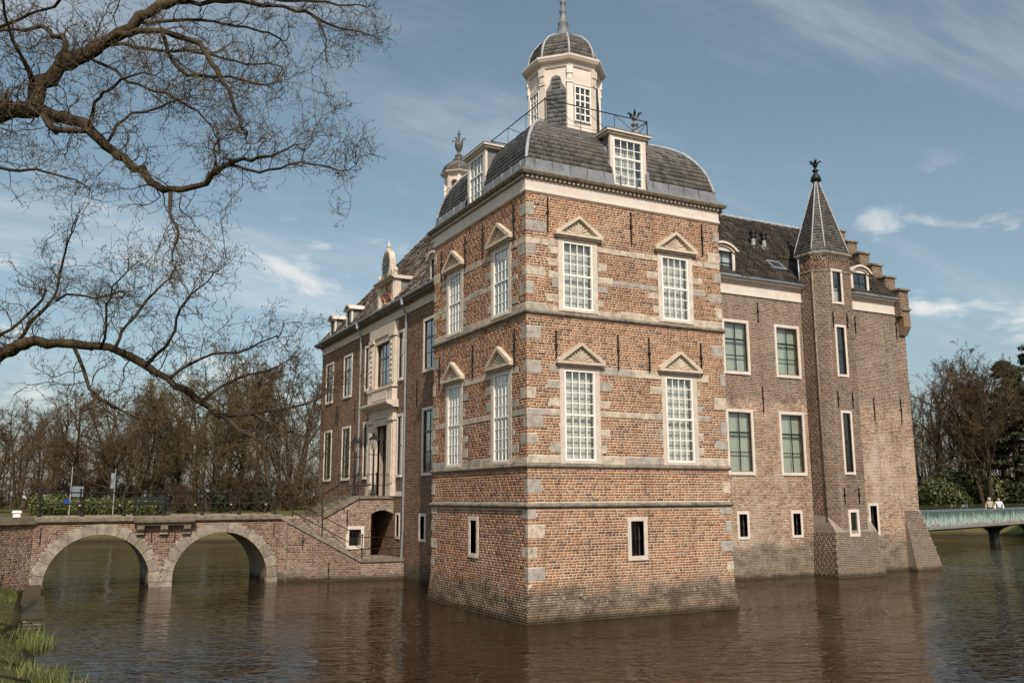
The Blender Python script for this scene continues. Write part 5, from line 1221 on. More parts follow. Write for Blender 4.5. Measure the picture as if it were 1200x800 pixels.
for cx_, cy_, nn, sp in ((-11.9, 2.2, 260, .36), (-12.0, 3.3, 240, .32), (-11.75, -2.6, 330, .42), (-11.5, -3.8, 330, .45)):
    for _ in range(nn):
        x, y = cx_+rb.normal(0, sp*.5), cy_+rb.normal(0, sp); pts.append((x, y, max(gz(x, y), 0)-.05))
blades('reeds', pts, .16, .42, .009, 'reed', 10, 'tuft of long yellow green reed blades at the waters edge', 'reeds', .5)
m = MB()
for _ in range(9):
    x, y = rb.uniform(-14.5, -11.4), rb.uniform(-5, 2.2); m.ball((x, y, gz(x, y)+.13), .02, 6, .6)
obj('dandelions', m, 'flower', None, kind='stuff', label='yellow dandelion heads dotted over the bank grass', category='flowers')

# ============================================================ FOREGROUND TREE
LIMBS=[
[(-15.61,-8.51,7.51,0.1791),(-14.48,-9.23,7.68,0.1569),(-13.56,-9.85,7.88,0.1348),(-12.85,-10.08,8.07,0.1262),(-12.64,-10.33,8.08,0.1249),(-12.49,-10.6,8.01,0.1228)],
[(-12.5,-10.47,8.06,0.1241),(-12.48,-10.28,8.44,0.1163),(-12.31,-10.47,8.57,0.1051),(-12.15,-10.39,8.79,0.0962),(-11.87,-10.25,9.09,0.0987),(-11.6,-10.46,9.29,0.0876),(-11.27,-10.61,9.57,0.0771),(-11.01,-10.43,9.92,0.068),(-10.67,-10.58,10.2,0.057),(-10.24,-10.87,10.39,0.0455)],
[(-12.23,-10.4,8.7,0.0638),(-11.99,-10.77,8.67,0.0521),(-11.73,-10.98,8.87,0.0519),(-11.53,-11.09,9,0.0468),(-11.28,-11.53,8.88,0.0405),(-11.02,-11.81,8.74,0.0399),(-10.79,-11.83,8.7,0.0352),(-10.68,-12.07,8.36,0.0315),(-10.61,-12.33,8.07,0.0288),(-10.5,-12.29,7.91,0.0252),(-10.44,-12.4,7.7,0.0211),(-10.36,-12.71,7.29,0.0167)],
[(-11.2,-11.75,8.76,0.0299),(-11.14,-11.77,8.61,0.0298),(-11.05,-11.53,8.57,0.0265),(-10.97,-11.6,8.38,0.0253),(-10.92,-11.68,8.28,0.0221),(-10.67,-11.56,8.43,0.0247),(-10.5,-11.59,8.44,0.0228),(-10.36,-11.79,8.34,0.0184),(-10.1,-11.73,8.35,0.0125),(-9.84,-11.7,8.47,0.0105)],
[(-12.26,-10.49,8.65,0.0474),(-12.24,-10.37,8.94,0.0427),(-12.2,-10.26,9.14,0.0379),(-12.39,-9.77,9.44,0.0336),(-12.6,-9.54,9.57,0.0295),(-12.82,-9.36,9.56,0.025),(-13.13,-8.81,9.72,0.0235)],
[(-12.52,-10.42,8.41,0.0418),(-12.56,-10.53,8.52,0.031),(-12.64,-10.84,8.55,0.0261),(-12.77,-10.79,8.75,0.0232),(-12.84,-10.89,8.96,0.02),(-12.87,-11.28,9.07,0.0155)],
[(-13.14,-10.2,8.39,0.0517),(-12.93,-10.28,8.24,0.0466),(-12.71,-10.68,7.99,0.0503)],
[(-12.4,-10.52,8.05,0.0828),(-12.14,-10.6,7.96,0.0778),(-11.86,-11.01,7.73,0.0709),(-11.72,-11.09,7.62,0.0656),(-11.59,-11.02,7.48,0.0611),(-11.48,-11.29,7.27,0.0648),(-11.31,-11.51,7.14,0.0591),(-11.2,-11.41,7.09,0.0548),(-11.11,-11.57,6.9,0.0492),(-11,-11.87,6.8,0.0433),(-10.81,-11.88,6.85,0.0408),(-10.66,-11.99,6.93,0.0388),(-10.58,-12.34,6.97,0.034),(-10.48,-12.41,7.04,0.0302),(-10.3,-12.43,7.11,0.0247),(-10.2,-12.74,7.04,0.0204),(-10.07,-12.94,7.06,0.0147),(-9.88,-12.92,7.2,0.0102)],
[(-10.52,-12.33,7.04,0.0247),(-10.36,-12.39,7.05,0.0209),(-10.32,-12.7,6.92,0.0185),(-10.24,-12.76,6.83,0.0184),(-10.1,-12.75,6.91,0.0167),(-10,-13.06,6.87,0.0136),(-9.87,-13.29,6.86,0.0116),(-9.68,-13.25,6.86,0.01),(-9.53,-13.47,6.78,0.008),(-9.44,-13.77,6.73,0.0061)],
[(-12.37,-10.63,7.95,0.0461),(-12.31,-10.62,7.82,0.0431),(-12.17,-10.93,7.64,0.0422),(-12.04,-11.2,7.59,0.0394),(-11.92,-11.16,7.64,0.0338)],
[(-11.03,-12.12,6.71,0.0244),(-11.04,-12.05,6.59,0.0226),(-11.04,-12.26,6.39,0.0203),(-10.99,-12.45,6.23,0.0181),(-10.93,-12.36,6.23,0.0165),(-10.99,-12.43,6.06,0.0136),(-11.04,-12.65,5.84,0.0097)],
[(-11.65,-11.16,7.55,0.0241),(-11.56,-11.08,7.8,0.0224),(-11.45,-10.89,8.04,0.0209),(-11.27,-11.02,8.05,0.0188),(-11.08,-10.97,8.16,0.0169),(-10.91,-10.72,8.39,0.0152),(-10.75,-10.79,8.47,0.0109)],
[(-11.87,-10.97,7.76,0.0264),(-11.85,-11.13,7.94,0.0241),(-11.78,-11.41,7.98,0.0217),(-11.7,-11.85,7.88,0.019),(-11.64,-11.96,7.98,0.017),(-11.5,-12.14,8,0.015),(-11.36,-12.6,7.81,0.0117)],
[(-13.23,-11.06,7.16,0.0207),(-12.73,-11.15,7.06,0.019),(-12.55,-11.36,6.94,0.0188),(-12.38,-11.53,6.92,0.0168),(-12.31,-11.35,7.05,0.0152),(-12.2,-11.42,6.96,0.0133),(-12,-11.68,6.88,0.0103),(-11.82,-11.58,6.79,0.0076)],
[(-10.99,-10.17,10.04,0.0371),(-10.7,-10.46,9.94,0.0344),(-10.35,-10.49,10.04,0.0348),(-9.93,-10.51,10.12,0.033),(-9.63,-10.77,10.01,0.028),(-9.39,-10.85,9.98,0.0257),(-9.14,-10.7,10.03,0.0227),(-8.98,-10.8,9.89,0.0191),(-8.84,-10.94,9.83,0.0154),(-8.58,-10.81,9.86,0.0121),(-8.36,-10.84,9.84,0.0085)],
[(-9.95,-10.61,10.17,0.0292),(-9.63,-10.73,10.17,0.027),(-9.24,-10.6,10.27,0.024),(-8.97,-10.73,10.27,0.0193),(-8.76,-10.83,10.22,0.0144),(-8.38,-10.71,10.38,0.0099)],
[(-9.23,-10.83,9.96,0.0189),(-9.07,-10.99,9.77,0.0175),(-9.08,-10.94,9.6,0.0129),(-9.13,-11.18,9.28,0.0091)],
[(-13.54,-9.63,9.42,0.0325),(-12.93,-10.17,9.11,0.0265),(-12.71,-10.3,9.27,0.0233),(-12.45,-10.75,9.22,0.0206),(-12.2,-11.22,9.23,0.0181)],
[(-11.97,-10.04,9.11,0.0267),(-11.66,-10.15,8.93,0.0223),(-11.36,-10.51,8.6,0.0207),(-11.07,-10.83,8.38,0.0182),(-10.77,-10.87,8.34,0.0162),(-10.48,-11.11,7.96,0.0139),(-10.42,-11.37,7.59,0.0104)],
[(-11.77,-9.66,9.49,0.0301),(-11.46,-9.93,9.38,0.0275),(-11.04,-9.97,9.42,0.0233),(-10.55,-9.99,9.48,0.0213),(-9.97,-10.36,9.28,0.0176),(-9.54,-10.52,9.27,0.0118)],
[(-11.38,-9.92,9.77,0.0301),(-10.98,-10.18,9.78,0.0265),(-10.48,-10.19,9.87,0.0235),(-9.96,-10.14,9.94,0.0193),(-9.53,-10.36,9.77,0.0144)],
[(-15.63,-6.5,3.69,0.1737),(-14.2,-7.66,4.35,0.1361),(-13.24,-8.23,4.89,0.1137),(-12.67,-8.5,5.25,0.0974),(-12.53,-8.86,5.39,0.0899),(-12.33,-9.07,5.46,0.0837),(-12.08,-9.04,5.46,0.0734),(-11.76,-9.37,5.39,0.0669),(-11.46,-9.71,5.3,0.0615),(-11.24,-9.66,5.23,0.0577),(-10.94,-9.84,5.08,0.0553),(-10.7,-10.2,4.89,0.0498),(-10.46,-10.23,4.73,0.0468),(-10.21,-10.25,4.55,0.0438),(-10.11,-10.55,4.42,0.0386),(-9.9,-10.72,4.42,0.0299),(-9.71,-10.68,4.46,0.0259),(-9.44,-11.03,4.49,0.0191),(-9.23,-11.32,4.54,0.0126),(-8.97,-11.33,4.67,0.0085)],
[(-10.14,-10.75,4.4,0.0316),(-9.99,-10.95,4.26,0.0312),(-9.83,-11.16,4.13,0.0309),(-9.7,-11.1,4.07,0.0312),(-9.61,-11.3,3.92,0.0225),(-9.54,-11.56,3.71,0.018),(-9.41,-11.48,3.48,0.0151),(-9.32,-11.55,3.31,0.01)],
[(-11.8,-9.5,5.31,0.033),(-11.71,-9.53,5.11,0.0286),(-11.61,-9.66,4.85,0.0261),(-11.56,-9.97,4.65,0.0244),(-11.43,-9.98,4.58,0.0234),(-11.26,-10.06,4.5,0.0202),(-11.11,-10.45,4.36,0.0155),(-10.91,-10.63,4.35,0.0113)],
[(-12.48,-8.82,5.43,0.0339),(-12.37,-8.8,5.65,0.0296),(-12.2,-9.04,5.89,0.026),(-12.07,-8.88,6.03,0.0242),(-12.05,-8.81,6.36,0.021),(-12.04,-9.02,6.63,0.0161),(-11.93,-8.98,6.95,0.0117)],
[(-13.07,-8.36,5.25,0.0342),(-12.68,-8.81,5.53,0.027),(-12.49,-9.13,5.64,0.0244),(-12.34,-9.16,5.8,0.02),(-12.17,-9.53,6.03,0.0131)],
[(-11.37,-10.05,5.23,0.0257),(-11.3,-10.08,5.45,0.0237),(-11.18,-9.8,5.68,0.0222),(-11.01,-9.74,5.95,0.0203),(-10.87,-9.88,6.13,0.0157),(-10.67,-9.74,6.44,0.0115)],
[(-11.02,-10.41,5.01,0.0295),(-10.91,-10.7,5.13,0.0259),(-10.81,-10.98,5.22,0.0224),(-10.8,-10.96,5.46,0.0195),(-10.71,-11.29,5.69,0.0161),(-10.63,-11.67,5.78,0.0117),(-10.43,-11.76,5.95,0.0088)],
[(-10.76,-10.74,4.84,0.0248),(-10.49,-10.59,5.11,0.0213),(-10.19,-10.75,5.16,0.0181),(-9.79,-10.7,5.29,0.0152),(-9.44,-10.51,5.52,0.0112)],
[(-10.38,-10.66,4.58,0.0232),(-10.12,-10.66,4.81,0.0203),(-9.83,-10.67,4.93,0.0173),(-9.47,-10.44,5.09,0.0146),(-9.2,-10.46,5.24,0.0102)],
[(-9.85,-11.36,4.38,0.0183),(-9.69,-11.51,4.23,0.0161),(-9.55,-11.78,4.15,0.0129),(-9.45,-12.22,4.07,0.0086)],
[(-12.06,-10.25,5.76,0.0186),(-11.84,-10.41,5.83,0.0155),(-11.58,-10.9,5.71,0.013),(-11.33,-11.15,5.78,0.0099)],
[(-11.55,-10.74,5.14,0.0201),(-11.49,-10.98,5.34,0.0178),(-11.56,-11.03,5.56,0.0148),(-11.52,-11.46,5.7,0.0115),(-11.38,-11.73,5.87,0.0085)]]

# the rest of the crown, above and landward of the limbs over the water
LIMBS += [[(-16.1, -7.7, 5.6, .20), (-15.7, -6.0, 7.2, .15), (-15.2, -4.2, 8.2, .11), (-15.0, -2.4, 8.9, .07), (-14.8, -.6, 9.2, .03)],
 [(-16.1, -7.7, 6.2, .20), (-16.6, -5.6, 7.8, .14), (-16.8, -3.4, 9.0, .09), (-16.4, -1.2, 9.4, .05), (-16.0, .6, 9.6, .02)],
 [(-15.9, -7.3, 4.6, .16), (-16.4, -5.2, 5.8, .11), (-16.3, -3.0, 6.4, .08), (-15.9, -.8, 6.6, .05), (-15.6, 1.0, 6.5, .02)],
 [(-15.7, -6.0, 7.2, .10), (-14.6, -5.0, 8.8, .07), (-13.9, -3.9, 9.9, .04), (-13.6, -2.8, 10.6, .02)],
 [(-16.3, -4.0, 6.2, .08), (-15.2, -3.0, 7.2, .05), (-14.6, -1.9, 7.8, .02)],
 [(-17.6, -8.5, 8.2, .17), (-17.2, -6.4, 9.8, .11), (-16.9, -4.4, 10.8, .06), (-16.6, -2.6, 11.4, .02)],
 [(-16.6, -6.4, 8.8, .14), (-15.4, -7.0, 10.4, .09), (-14.2, -7.2, 11.6, .05), (-13.2, -7.0, 12.2, .02)],
 [(-16.2, -3.6, 8.9, .08), (-17.6, -2.4, 9.4, .05), (-18.6, -1.0, 9.8, .02)]]
rt_ = np.random.default_rng(21)
TB = np.array([-16.4, -7.6, gz(-16.4, -7.6)])
ft = thing('spreading_tree', 'bare gnarled tree spreading budding branches over the moat from the near bank', 'tree', tuple(TB))
fti = Matrix.Translation(-Vector(TB))
mt = MB(); mt.tube([TB+np.array(v) for v in ((0, 0, -.3), (.0, 0, .25), (.1, .15, 1.0), (.3, .5, 1.7), (.45, .5, 2.6), (.3, -.1, 3.8), (.4, -.5, 4.9), (.75, -.88, 5.95))], [.75, .58, .48, .44, .40, .33, .26, .19], 12)
mt.tube([TB+np.array(v) for v in ((.3, .5, 1.55), (.5, .8, 1.9), (.77, 1.1, 2.22))], [.3, .22, .175], 10)
mt.tube([TB+np.array(v) for v in ((.3, 0, 3.4), (-.3, -.5, 5.0), (-1.2, -.9, 7), (-2.0, -1.0, 9.2))], [.3, .24, .17, .06], 9)
mt.tube([TB+np.array(v) for v in ((.3, -.1, 3.9), (.2, .5, 5.6), (-.2, 1.2, 7.2), (-.1, 1.6, 9.4))], [.28, .22, .16, .05], 9)
o = obj('trunk', mt, 'bark', ft, smooth=True); o.matrix_parent_inverse = fti
def unit(v): return v/(np.linalg.norm(v)+1e-9)
def resample(p, step):
    p = np.asarray(p); s = np.r_[0, np.cumsum(np.linalg.norm(np.diff(p[:, :3], axis=0), axis=1))]; n = max(2, int(s[-1]/step)+1); t = np.linspace(0, s[-1], n)
    # smooth with catmull-like cubic through linear interpolation of a denser moving average
    q = np.stack([np.interp(t, s, p[:, k]) for k in range(4)], 1)
    for _ in range(1): q[1:-1] = .5*q[1:-1]+.25*q[:-2]+.25*q[2:]
    return q
mtw = TubeBatch(); mlb = MB(); mbud = []
UP = np.array([0, 0, 1.])
def twig(p, d, ln, r, lvl):
    ns = (0, 9, 6, 4)[lvl]; pts = [p]; wob = (0, .30, .32, .24)[lvl]; curl = rt_.normal(0, .13, 3)
    for i in range(ns):
        d = unit(d+rt_.normal(0, wob, 3)+curl+UP*(.05 if lvl > 1 else .03)); p = p+d*ln/ns; pts.append(p)
    pts = np.array(pts); mtw.tube(pts, np.linspace(r, max(r*.40, .0015), ns+1), 3 if lvl > 1 else 4)
    if lvl == 3:
        mbud.append((pts[-1], d)); return
    nc = (0, max(5, int(ln*11)), max(3, int(ln*15)))[lvl]
    for k in range(nc):
        t = rt_.uniform(.12, 1.0); i = min(int(t*ns), ns-1); q = pts[i]+(pts[i+1]-pts[i])*(t*ns-i); dd = unit(pts[i+1]-pts[i])
        sd_ = unit(np.cross(dd, rt_.normal(0, 1, 3))); ang = rt_.uniform(.55, 1.2)
        twig(q, unit(dd*math.cos(ang)+sd_*math.sin(ang)+UP*.15), (ln*rt_.uniform(.28, .55) if lvl == 1 else rt_.uniform(.08, .24))*(1-.35*t), max(r*.55, .0025), lvl+1)
for li, lp in enumerate(LIMBS):
    q = resample(lp, .16); q[:, 3] *= .86; jl = rt_.normal(0, 1, (len(q), 3))*np.clip(.5*q[:, 3], .014, .026)[:, None]; jl[0] = 0
    q[:, :3] += jl
    big = q[0, 3] > .03
    rad = q[:, 3]*(1+rt_.uniform(-.09, .12, len(q)))
    mlb.tube(q[:, :3], rad, 9 if big else 6)
    step = .19
    s = 0.; i = 0
    for i in range(1, len(q)):
        r = q[i, 3]; nsp = 1 if rt_.random() < (.6 if r > .05 else 1.0) else 0
        if r < .016: nsp += rt_.random() < .55
        for _ in range(int(nsp)):
            dd = unit(q[i, :3]-q[i-1, :3]); sd_ = unit(np.cross(dd, rt_.normal(0, 1, 3))); ang = rt_.uniform(.5, 1.15)
            ln = rt_.uniform(.3, .95)*(1.0 if r < .05 else .9); twig(q[i, :3]+sd_*r*.6, unit(dd*math.cos(ang)+sd_*math.sin(ang)+UP*.2), ln, min(.009, max(.0045, r*.32)), 1)
    e = q[-1]
    for _ in range(3): twig(e[:3], unit(q[-1, :3]-q[-2, :3]+rt_.normal(0, .35, 3)), rt_.uniform(.25, .55), min(.010, max(.0045, e[3]*.8)), 1)
o = obj('limbs', mlb, 'bark', ft, smooth=True, recalc=False); o.matrix_parent_inverse = fti
o = obj('twigs', mtw, 'twig', ft, recalc=False, kind='stuff'); o.matrix_parent_inverse = fti
mb_ = TubeBatch()
for p, d in mbud[::3]:
    mb_.tube([p, p+d*.012+np.array([0, 0, -.012]), p+np.array([0, 0, -.035])], [.0022, .0055, .001], 3)
o = obj('buds', mb_, 'twig', ft, recalc=False, kind='stuff'); o.matrix_parent_inverse = fti

# ============================================================ BACKGROUND TREES
def make_bare(seed, H, stems=1, spread=.5, dens=1.0, lean=0., trop=(.10, .13, .09, .06, .05), t0=.25):
    rr = np.random.default_rng(seed); tr, cr = TubeBatch(), TubeBatch()
    def br(p, d, ln, r, lvl):
        ns = (8, 6, 5, 3, 2)[lvl]; wob = (.07, .16, .22, .28, .3)[lvl]; pts = [p]
        for i in range(ns):
            d = unit(d+rr.normal(0, wob, 3)+UP*trop[lvl]); p = p+d*ln/ns; pts.append(p)
        pts = np.array(pts); (tr if lvl < 2 else cr).tube(pts, np.linspace(r, max(r*.3, .011), ns+1), (8, 6, 4, 3, 3)[lvl])
        if lvl == 4: return
        nc = int((13*dens, 8*dens, 6*dens, 5)[lvl])
        for k in range(nc):
            t = rr.uniform((t0, .15, .15, .1)[lvl], 1.); i = min(int(t*ns), ns-1); q = pts[i]+(pts[i+1]-pts[i])*(t*ns-i); dd = unit(pts[i+1]-pts[i])
            sd_ = unit(np.cross(dd, rr.normal(0, 1, 3))); ang = rr.uniform(.45, 1.05)*(.75+spread*.5)
            br(q, unit(dd*math.cos(ang)+sd_*math.sin(ang)), ln*rr.uniform(.34, .60)*(1.15-.5*t), max(r*rr.uniform(.35, .5)*(1-.35*t), .012), lvl+1)
    for s in range(stems):
        a = 2*math.pi*s/max(stems, 1)+1.; d = unit(np.array([math.cos(a)*(.28 if stems > 1 else 0)+lean, math.sin(a)*(.28 if stems > 1 else 0), 1.]))
        br(np.array([0, 0, -.3]), d, H*.82, H*.020*(1 if stems == 1 else .75), 0)
    return tr.mesh('trunk', 'bark', True, False), cr.mesh('crown', 'twig_far', False, False)
VAR = [make_bare(101, 13., 1, .5, 1.0), make_bare(102, 13., 1, .7, 1.05), make_bare(103, 13., 2, .5, .92), make_bare(104, 13., 1, .95, 1.15, 0., (.08, .02, -.03, -.05, -.06), .16), make_bare(105, 13., 3, .8, .85, 0., (.08, .05, .0, -.03, -.04), .15)]
VAR_O = []
for t_, c_ in VAR:
    c2 = c_.copy(); c2.materials.clear(); c2.materials.append(M_['twig_olive']); VAR_O.append((t_, c2))
def put_tree(x, y, h, v, olive, label, group, rz):
    o = thing('bare_tree', label, 'tree', (x, y, gz(x, y)-.1), group, rz); s = h/13.; o.scale = (s, s, s)
    t_, c_ = (VAR_O if olive else VAR)[v]; link('trunk', t_, o); link('crown', c_, o); return o
LEFT = [(-14.2, 82.7, 11.5, 2, 0), (-11.2, 72.1, 11, 0, 0), (-9.0, 66.5, 12, 3, 0), (-6.1, 63.9, 12, 4, 0), (-3.1, 66.8, 12.5, 3, 1), (0, 70.8, 14, 1, 1), (1.8, 65.3, 13, 4, 1), (6.1, 72.2, 15.5, 0, 1), (7.4, 64.7, 15.5, 1, 0), (10.4, 67.7, 15.5, 2, 0), (-17.0, 97.7, 10.5, 1, 0), (-6.1, 92.0, 14, 3, 0), (1.4, 92.6, 15.5, 2, 1), (8.0, 91.4, 17, 1, 1), (10.7, 85.5, 17, 0, 1), (-12.4, 104.3, 12, 2, 0), (14.9, 90.1, 17, 2, 0), (-3.0, 83.7, 14, 4, 0), (3.2, 82.7, 15, 0, 1)]
for i, (x, y, h, v, ol_) in enumerate(LEFT): put_tree(x, y, h, v, ol_, 'bare olive brown tree in the wood beyond the arched bridge' if ol_ else 'bare grey brown tree in the wood beyond the arched bridge', 'bare olive trees beyond the arched bridge' if ol_ else 'bare brown trees beyond the arched bridge', i*1.7)
RIGHT = [(65.7, 36.5, 13.5, 0, 0), (74.2, 41.1, 14, 1, 0), (70.1, 36.5, 13.5, 2, 0), (80.6, 40.0, 14.5, 1, 0), (82.6, 43.5, 15, 0, 0), (79.3, 34.0, 14, 2, 0), (73.2, 28.1, 13, 0, 0), (78.7, 47.8, 14, 2, 0)]
for i, (x, y, h, v, ol_) in enumerate(RIGHT): put_tree(x, y, h, v, ol_, 'bare brown tree in the park behind the glass footbridge', 'bare trees behind the glass footbridge', 2+i*2.1)
bt_, bc_ = make_bare(140, 14.5, 4, .35, .85, -.14)
o = thing('bare_tree', 'leaning many stemmed dark tree rising behind the glass footbridge', 'tree', (63.6, 30.2, 1.2)); link('trunk', bt_, o); link('crown', bc_, o)
SH = make_bare(160, 4.0, 5, .8, .8, 0., (.06, .03, .0, 0., 0.), .12)
shr = [(-15.5, 70), (-12.6, 70.5), (-8, 69.5), (-5.2, 68), (-2.2, 70), (.2, 66), (2.6, 68.5), (3.8, 63.5), (5.6, 66), (7.2, 69), (8.8, 64), (10.2, 72), (11.5, 66), (-1.0, 63.2), (-10.2, 76), (-4.5, 77), (5, 77)]
for i, (x, y) in enumerate(shr):
    o = thing('leafless_shrub', 'low leafless brown shrub under the trees beyond the arched bridge', 'shrub', (x, y, gz(x, y)-.1), 'leafless shrubs beyond the arched bridge', i*1.3); s_ = .75+.4*((i*7) % 5)/5; o.scale = (s_, s_, s_); link('trunk', SH[0], o); link('crown', SH[1], o)
# distant wood that reads as one mass
rw = np.random.default_rng(77); mw = TubeBatch()
def wood(c0, c1, n, hmin, hmax):
    for i in range(n):
        t = rw.random(); p = np.array([c0[0]+(c1[0]-c0[0])*t+rw.normal(0, 4), c0[1]+(c1[1]-c0[1])*t+rw.normal(0, 4), 2.2]); h = rw.uniform(hmin, hmax); d = unit(np.array([rw.normal(0, .06), rw.normal(0, .06), 1.]))
        mw.tube([p, p+d*h*.5, p+d*h], [.08, .055, .015], 3)
        for k in range(16):
            s = rw.uniform(.15, 1.)*h; q = p+d*s; dd = unit(np.array([rw.normal(0, .6), rw.normal(0, .6), rw.uniform(.3, 1.)])); l = rw.uniform(.8, 2.6)*(1.2-.6*s/h); mw.tube([q, q+dd*l*.5+rw.normal(0, .1, 3), q+unit(dd+UP*.4)*l], [.035, .024, .012], 3)
            for j in range(2): e = q+dd*l*rw.uniform(.3, .9); mw.tube([e, e+unit(dd+rw.normal(0, .7, 3))*l*.5], [.018, .01], 3)
wood((-45, 118), (30, 112), 190, 6, 14); wood((-26, 92), (22, 100), 90, 3, 10); wood((70, 60), (130, 34), 380, 9, 15)
obj('far_wood', mw, 'twig_far', None, recalc=False, kind='stuff', label='distant leafless wood forming the skyline behind the park trees', category='wood')
def leaves(name, cents, n, size, mat, parent, seed, shell=True):
    rl = np.random.default_rng(seed); P_ = []
    cents = np.asarray(cents, float); wgt = cents[:, 3]*cents[:, 4]; wgt = wgt/wgt.sum(); idx = rl.choice(len(cents), n, p=wgt); v = rl.normal(0, 1, (n, 3)); v /= np.linalg.norm(v, axis=1)[:, None]
    rad = rl.uniform(.55 if shell else .1, 1.06, n)**.6; c = cents[idx]; P_ = c[:, :3]+v*rad[:, None]*c[:, 3:6]
    nrm = v+rl.normal(0, .55, (n, 3)); nrm /= np.linalg.norm(nrm, axis=1)[:, None]; t = np.cross(nrm, rl.normal(0, 1, (n, 3))); t /= np.linalg.norm(t, axis=1)[:, None]; b = np.cross(nrm, t); s = size*rl.uniform(.6, 1.4, n)[:, None]
    Vv = np.stack([P_-t*s, P_+b*s*.45, P_+t*s, P_-b*s*.45], 1).reshape(-1, 3); return fastmesh(name, Vv, np.arange(n*4).reshape(-1, 4), mat, parent, kind='stuff')
def lumpbush(name, label, loc, r, h, n, mat, size, seed, group=None):
    t = thing(name, label, 'shrub', (loc[0], loc[1], gz(*loc)), group); rl = random.Random(seed); c = []
    for k in range(9): a = rl.uniform(0, 6.28); q = rl.uniform(0, .6)*r; s = rl.uniform(.4, .62); c.append((q*math.cos(a), q*math.sin(a), h*rl.uniform(.3, .62), r*s, r*s, h*s*.75))
    leaves('foliage', c, n, size, mat, t, seed)
    m = MB()
    for k in range(6): a = k*1.05; m.tube([(0, 0, -.2), (.25*r*math.cos(a), .25*r*math.sin(a), h*.3), (.45*r*math.cos(a), .45*r*math.sin(a), h*.6)], [.05, .04, .015], 5)
    obj('stems', m, 'bark', t)
lumpbush('rhododendron', 'rounded sunlit evergreen shrub beside the castle end, behind the footbridge glass', (60.4, 33.0), 3.2, 3.1, 5200, 'leaf_rhodo', .20, 5)
lumpbush('rhododendron', 'taller dark evergreen shrub in front of the leaning tree', (64.6, 33.2), 3.4, 4.4, 5600, 'leaf_rhodo', .20, 6)
lumpbush('rhododendron', 'low dark evergreen shrub under the conifers', (68.0, 29.6), 3.3, 3.0, 5000, 'leaf_fir', .22, 7)
lumpbush('rhododendron', 'dark evergreen shrub filling the gap under the tallest conifer', (71.5, 28.2), 3.2, 3.6, 4500, 'leaf_fir', .22, 8)
def conifer(label, loc, H, seed, n=8000, bare=.15):
    t = thing('conifer', label, 'tree', (loc[0], loc[1], gz(*loc)-.1), 'conifers by the glass footbridge'); rl = random.Random(seed); c = []; m = MB()
    m.tube([(0, 0, -.3), (.1, 0, H*.4), (0, .1, H)], [.30, .2, .03], 8)
    for k in range(70):
        f = bare+(1-bare)*(k/70); z = f*H; rr_ = (1.05-f)**.75*H*.27*rl.uniform(.55, 1.15)+.3; a = rl.uniform(0, 6.28)
        m.tube([(0, 0, z), (rr_*.5*math.cos(a), rr_*.5*math.sin(a), z+.05*rr_), (rr_*math.cos(a), rr_*math.sin(a), z-.10*rr_)], [.06, .04, .012], 4)
        for q in (.45, .75, 1.): c.append((rr_*q*math.cos(a), rr_*q*math.sin(a), z-.02*rr_*q, .62, .62, .30))
    obj('trunk', m, 'bark', t); leaves('crown', c, n, .24, 'leaf_fir', t, seed, False)
conifer('broad dark conifer standing behind the walkers on the footbridge', (70.6, 31.9), 14.2, 11, 11000)
conifer('tallest ragged conifer at the park edge behind the footbridge', (76.8, 33.0), 16.4, 12, 7000, .3)
conifer('slender dark conifer to the right of the walkers', (74.0, 29.6), 12., 13, 9000, .05)
def hedge(label, p0, p1, h, seed):
    t = thing('hedge', label, 'hedge', (p0[0], p0[1], gz(*p0)), 'clipped hedges beyond the bridge'); c = []; d = np.array(p1)-np.array(p0); n = max(2, int(np.hypot(*d)/.7)); rl = random.Random(seed)
    for k in range(n): f = (k+.5)/n; c.append((d[0]*f, d[1]*f, h*.5, .75, .75, h*.52*rl.uniform(.9, 1.1)))
    leaves('foliage', c, 900*n, .10, 'leaf_hedge', t, seed)
    m = MB()
    for k in range(n): f = (k+.5)/n; m.tube([(d[0]*f, d[1]*f, -.2), (d[0]*f+.1, d[1]*f, h*.8)], [.05, .02], 4)
    obj('stems', m, 'bark', t)
lumpbush('yew', 'small dark upright yew between the bare trees beyond the bridge', (2.2, 61.5), .9, 2.6, 1500, 'leaf_fir', .12, 17); lumpbush('yew', 'broader dark yew near the castle side of the far lawn', (6.2, 62.0), 1.2, 2.3, 1800, 'leaf_fir', .12, 18)
hedge('clipped green hedge nearest the white gate pillar', (-12.6, 66.3), (-9.9, 64.9), 1.75, 15); hedge('long clipped green hedge running behind the bridge bench', (-9.6, 63.9), (-2.6, 63.4), 1.7, 16)
# magnolia reaching in at the left edge
mg = thing('magnolia', 'magnolia with pink blossom on bare twigs on the left bank', 'tree', (-15.0, 10.9, gz(-15, 10.9)))
mm_ = make_bare(150, 4.6, 1, .9, .55); link('trunk', mm_[0], mg); cr_ = link('crown', mm_[1], mg)
rl = np.random.default_rng(4); co = np.array([v.co[:] for v in mm_[1].vertices]); pk = co[rl.choice(len(co), 520)]
m = TubeBatch()
for p in pk:
    for k in range(4):
        a = k*1.57+p[0]*9; m.tube([p, p+np.array([.022*math.cos(a), .022*math.sin(a), .035]), p+np.array([.026*math.cos(a), .026*math.sin(a), .075])], [.006, .018, .005], 3)
obj('blossom', m, 'blossom', mg, recalc=False, kind='stuff')

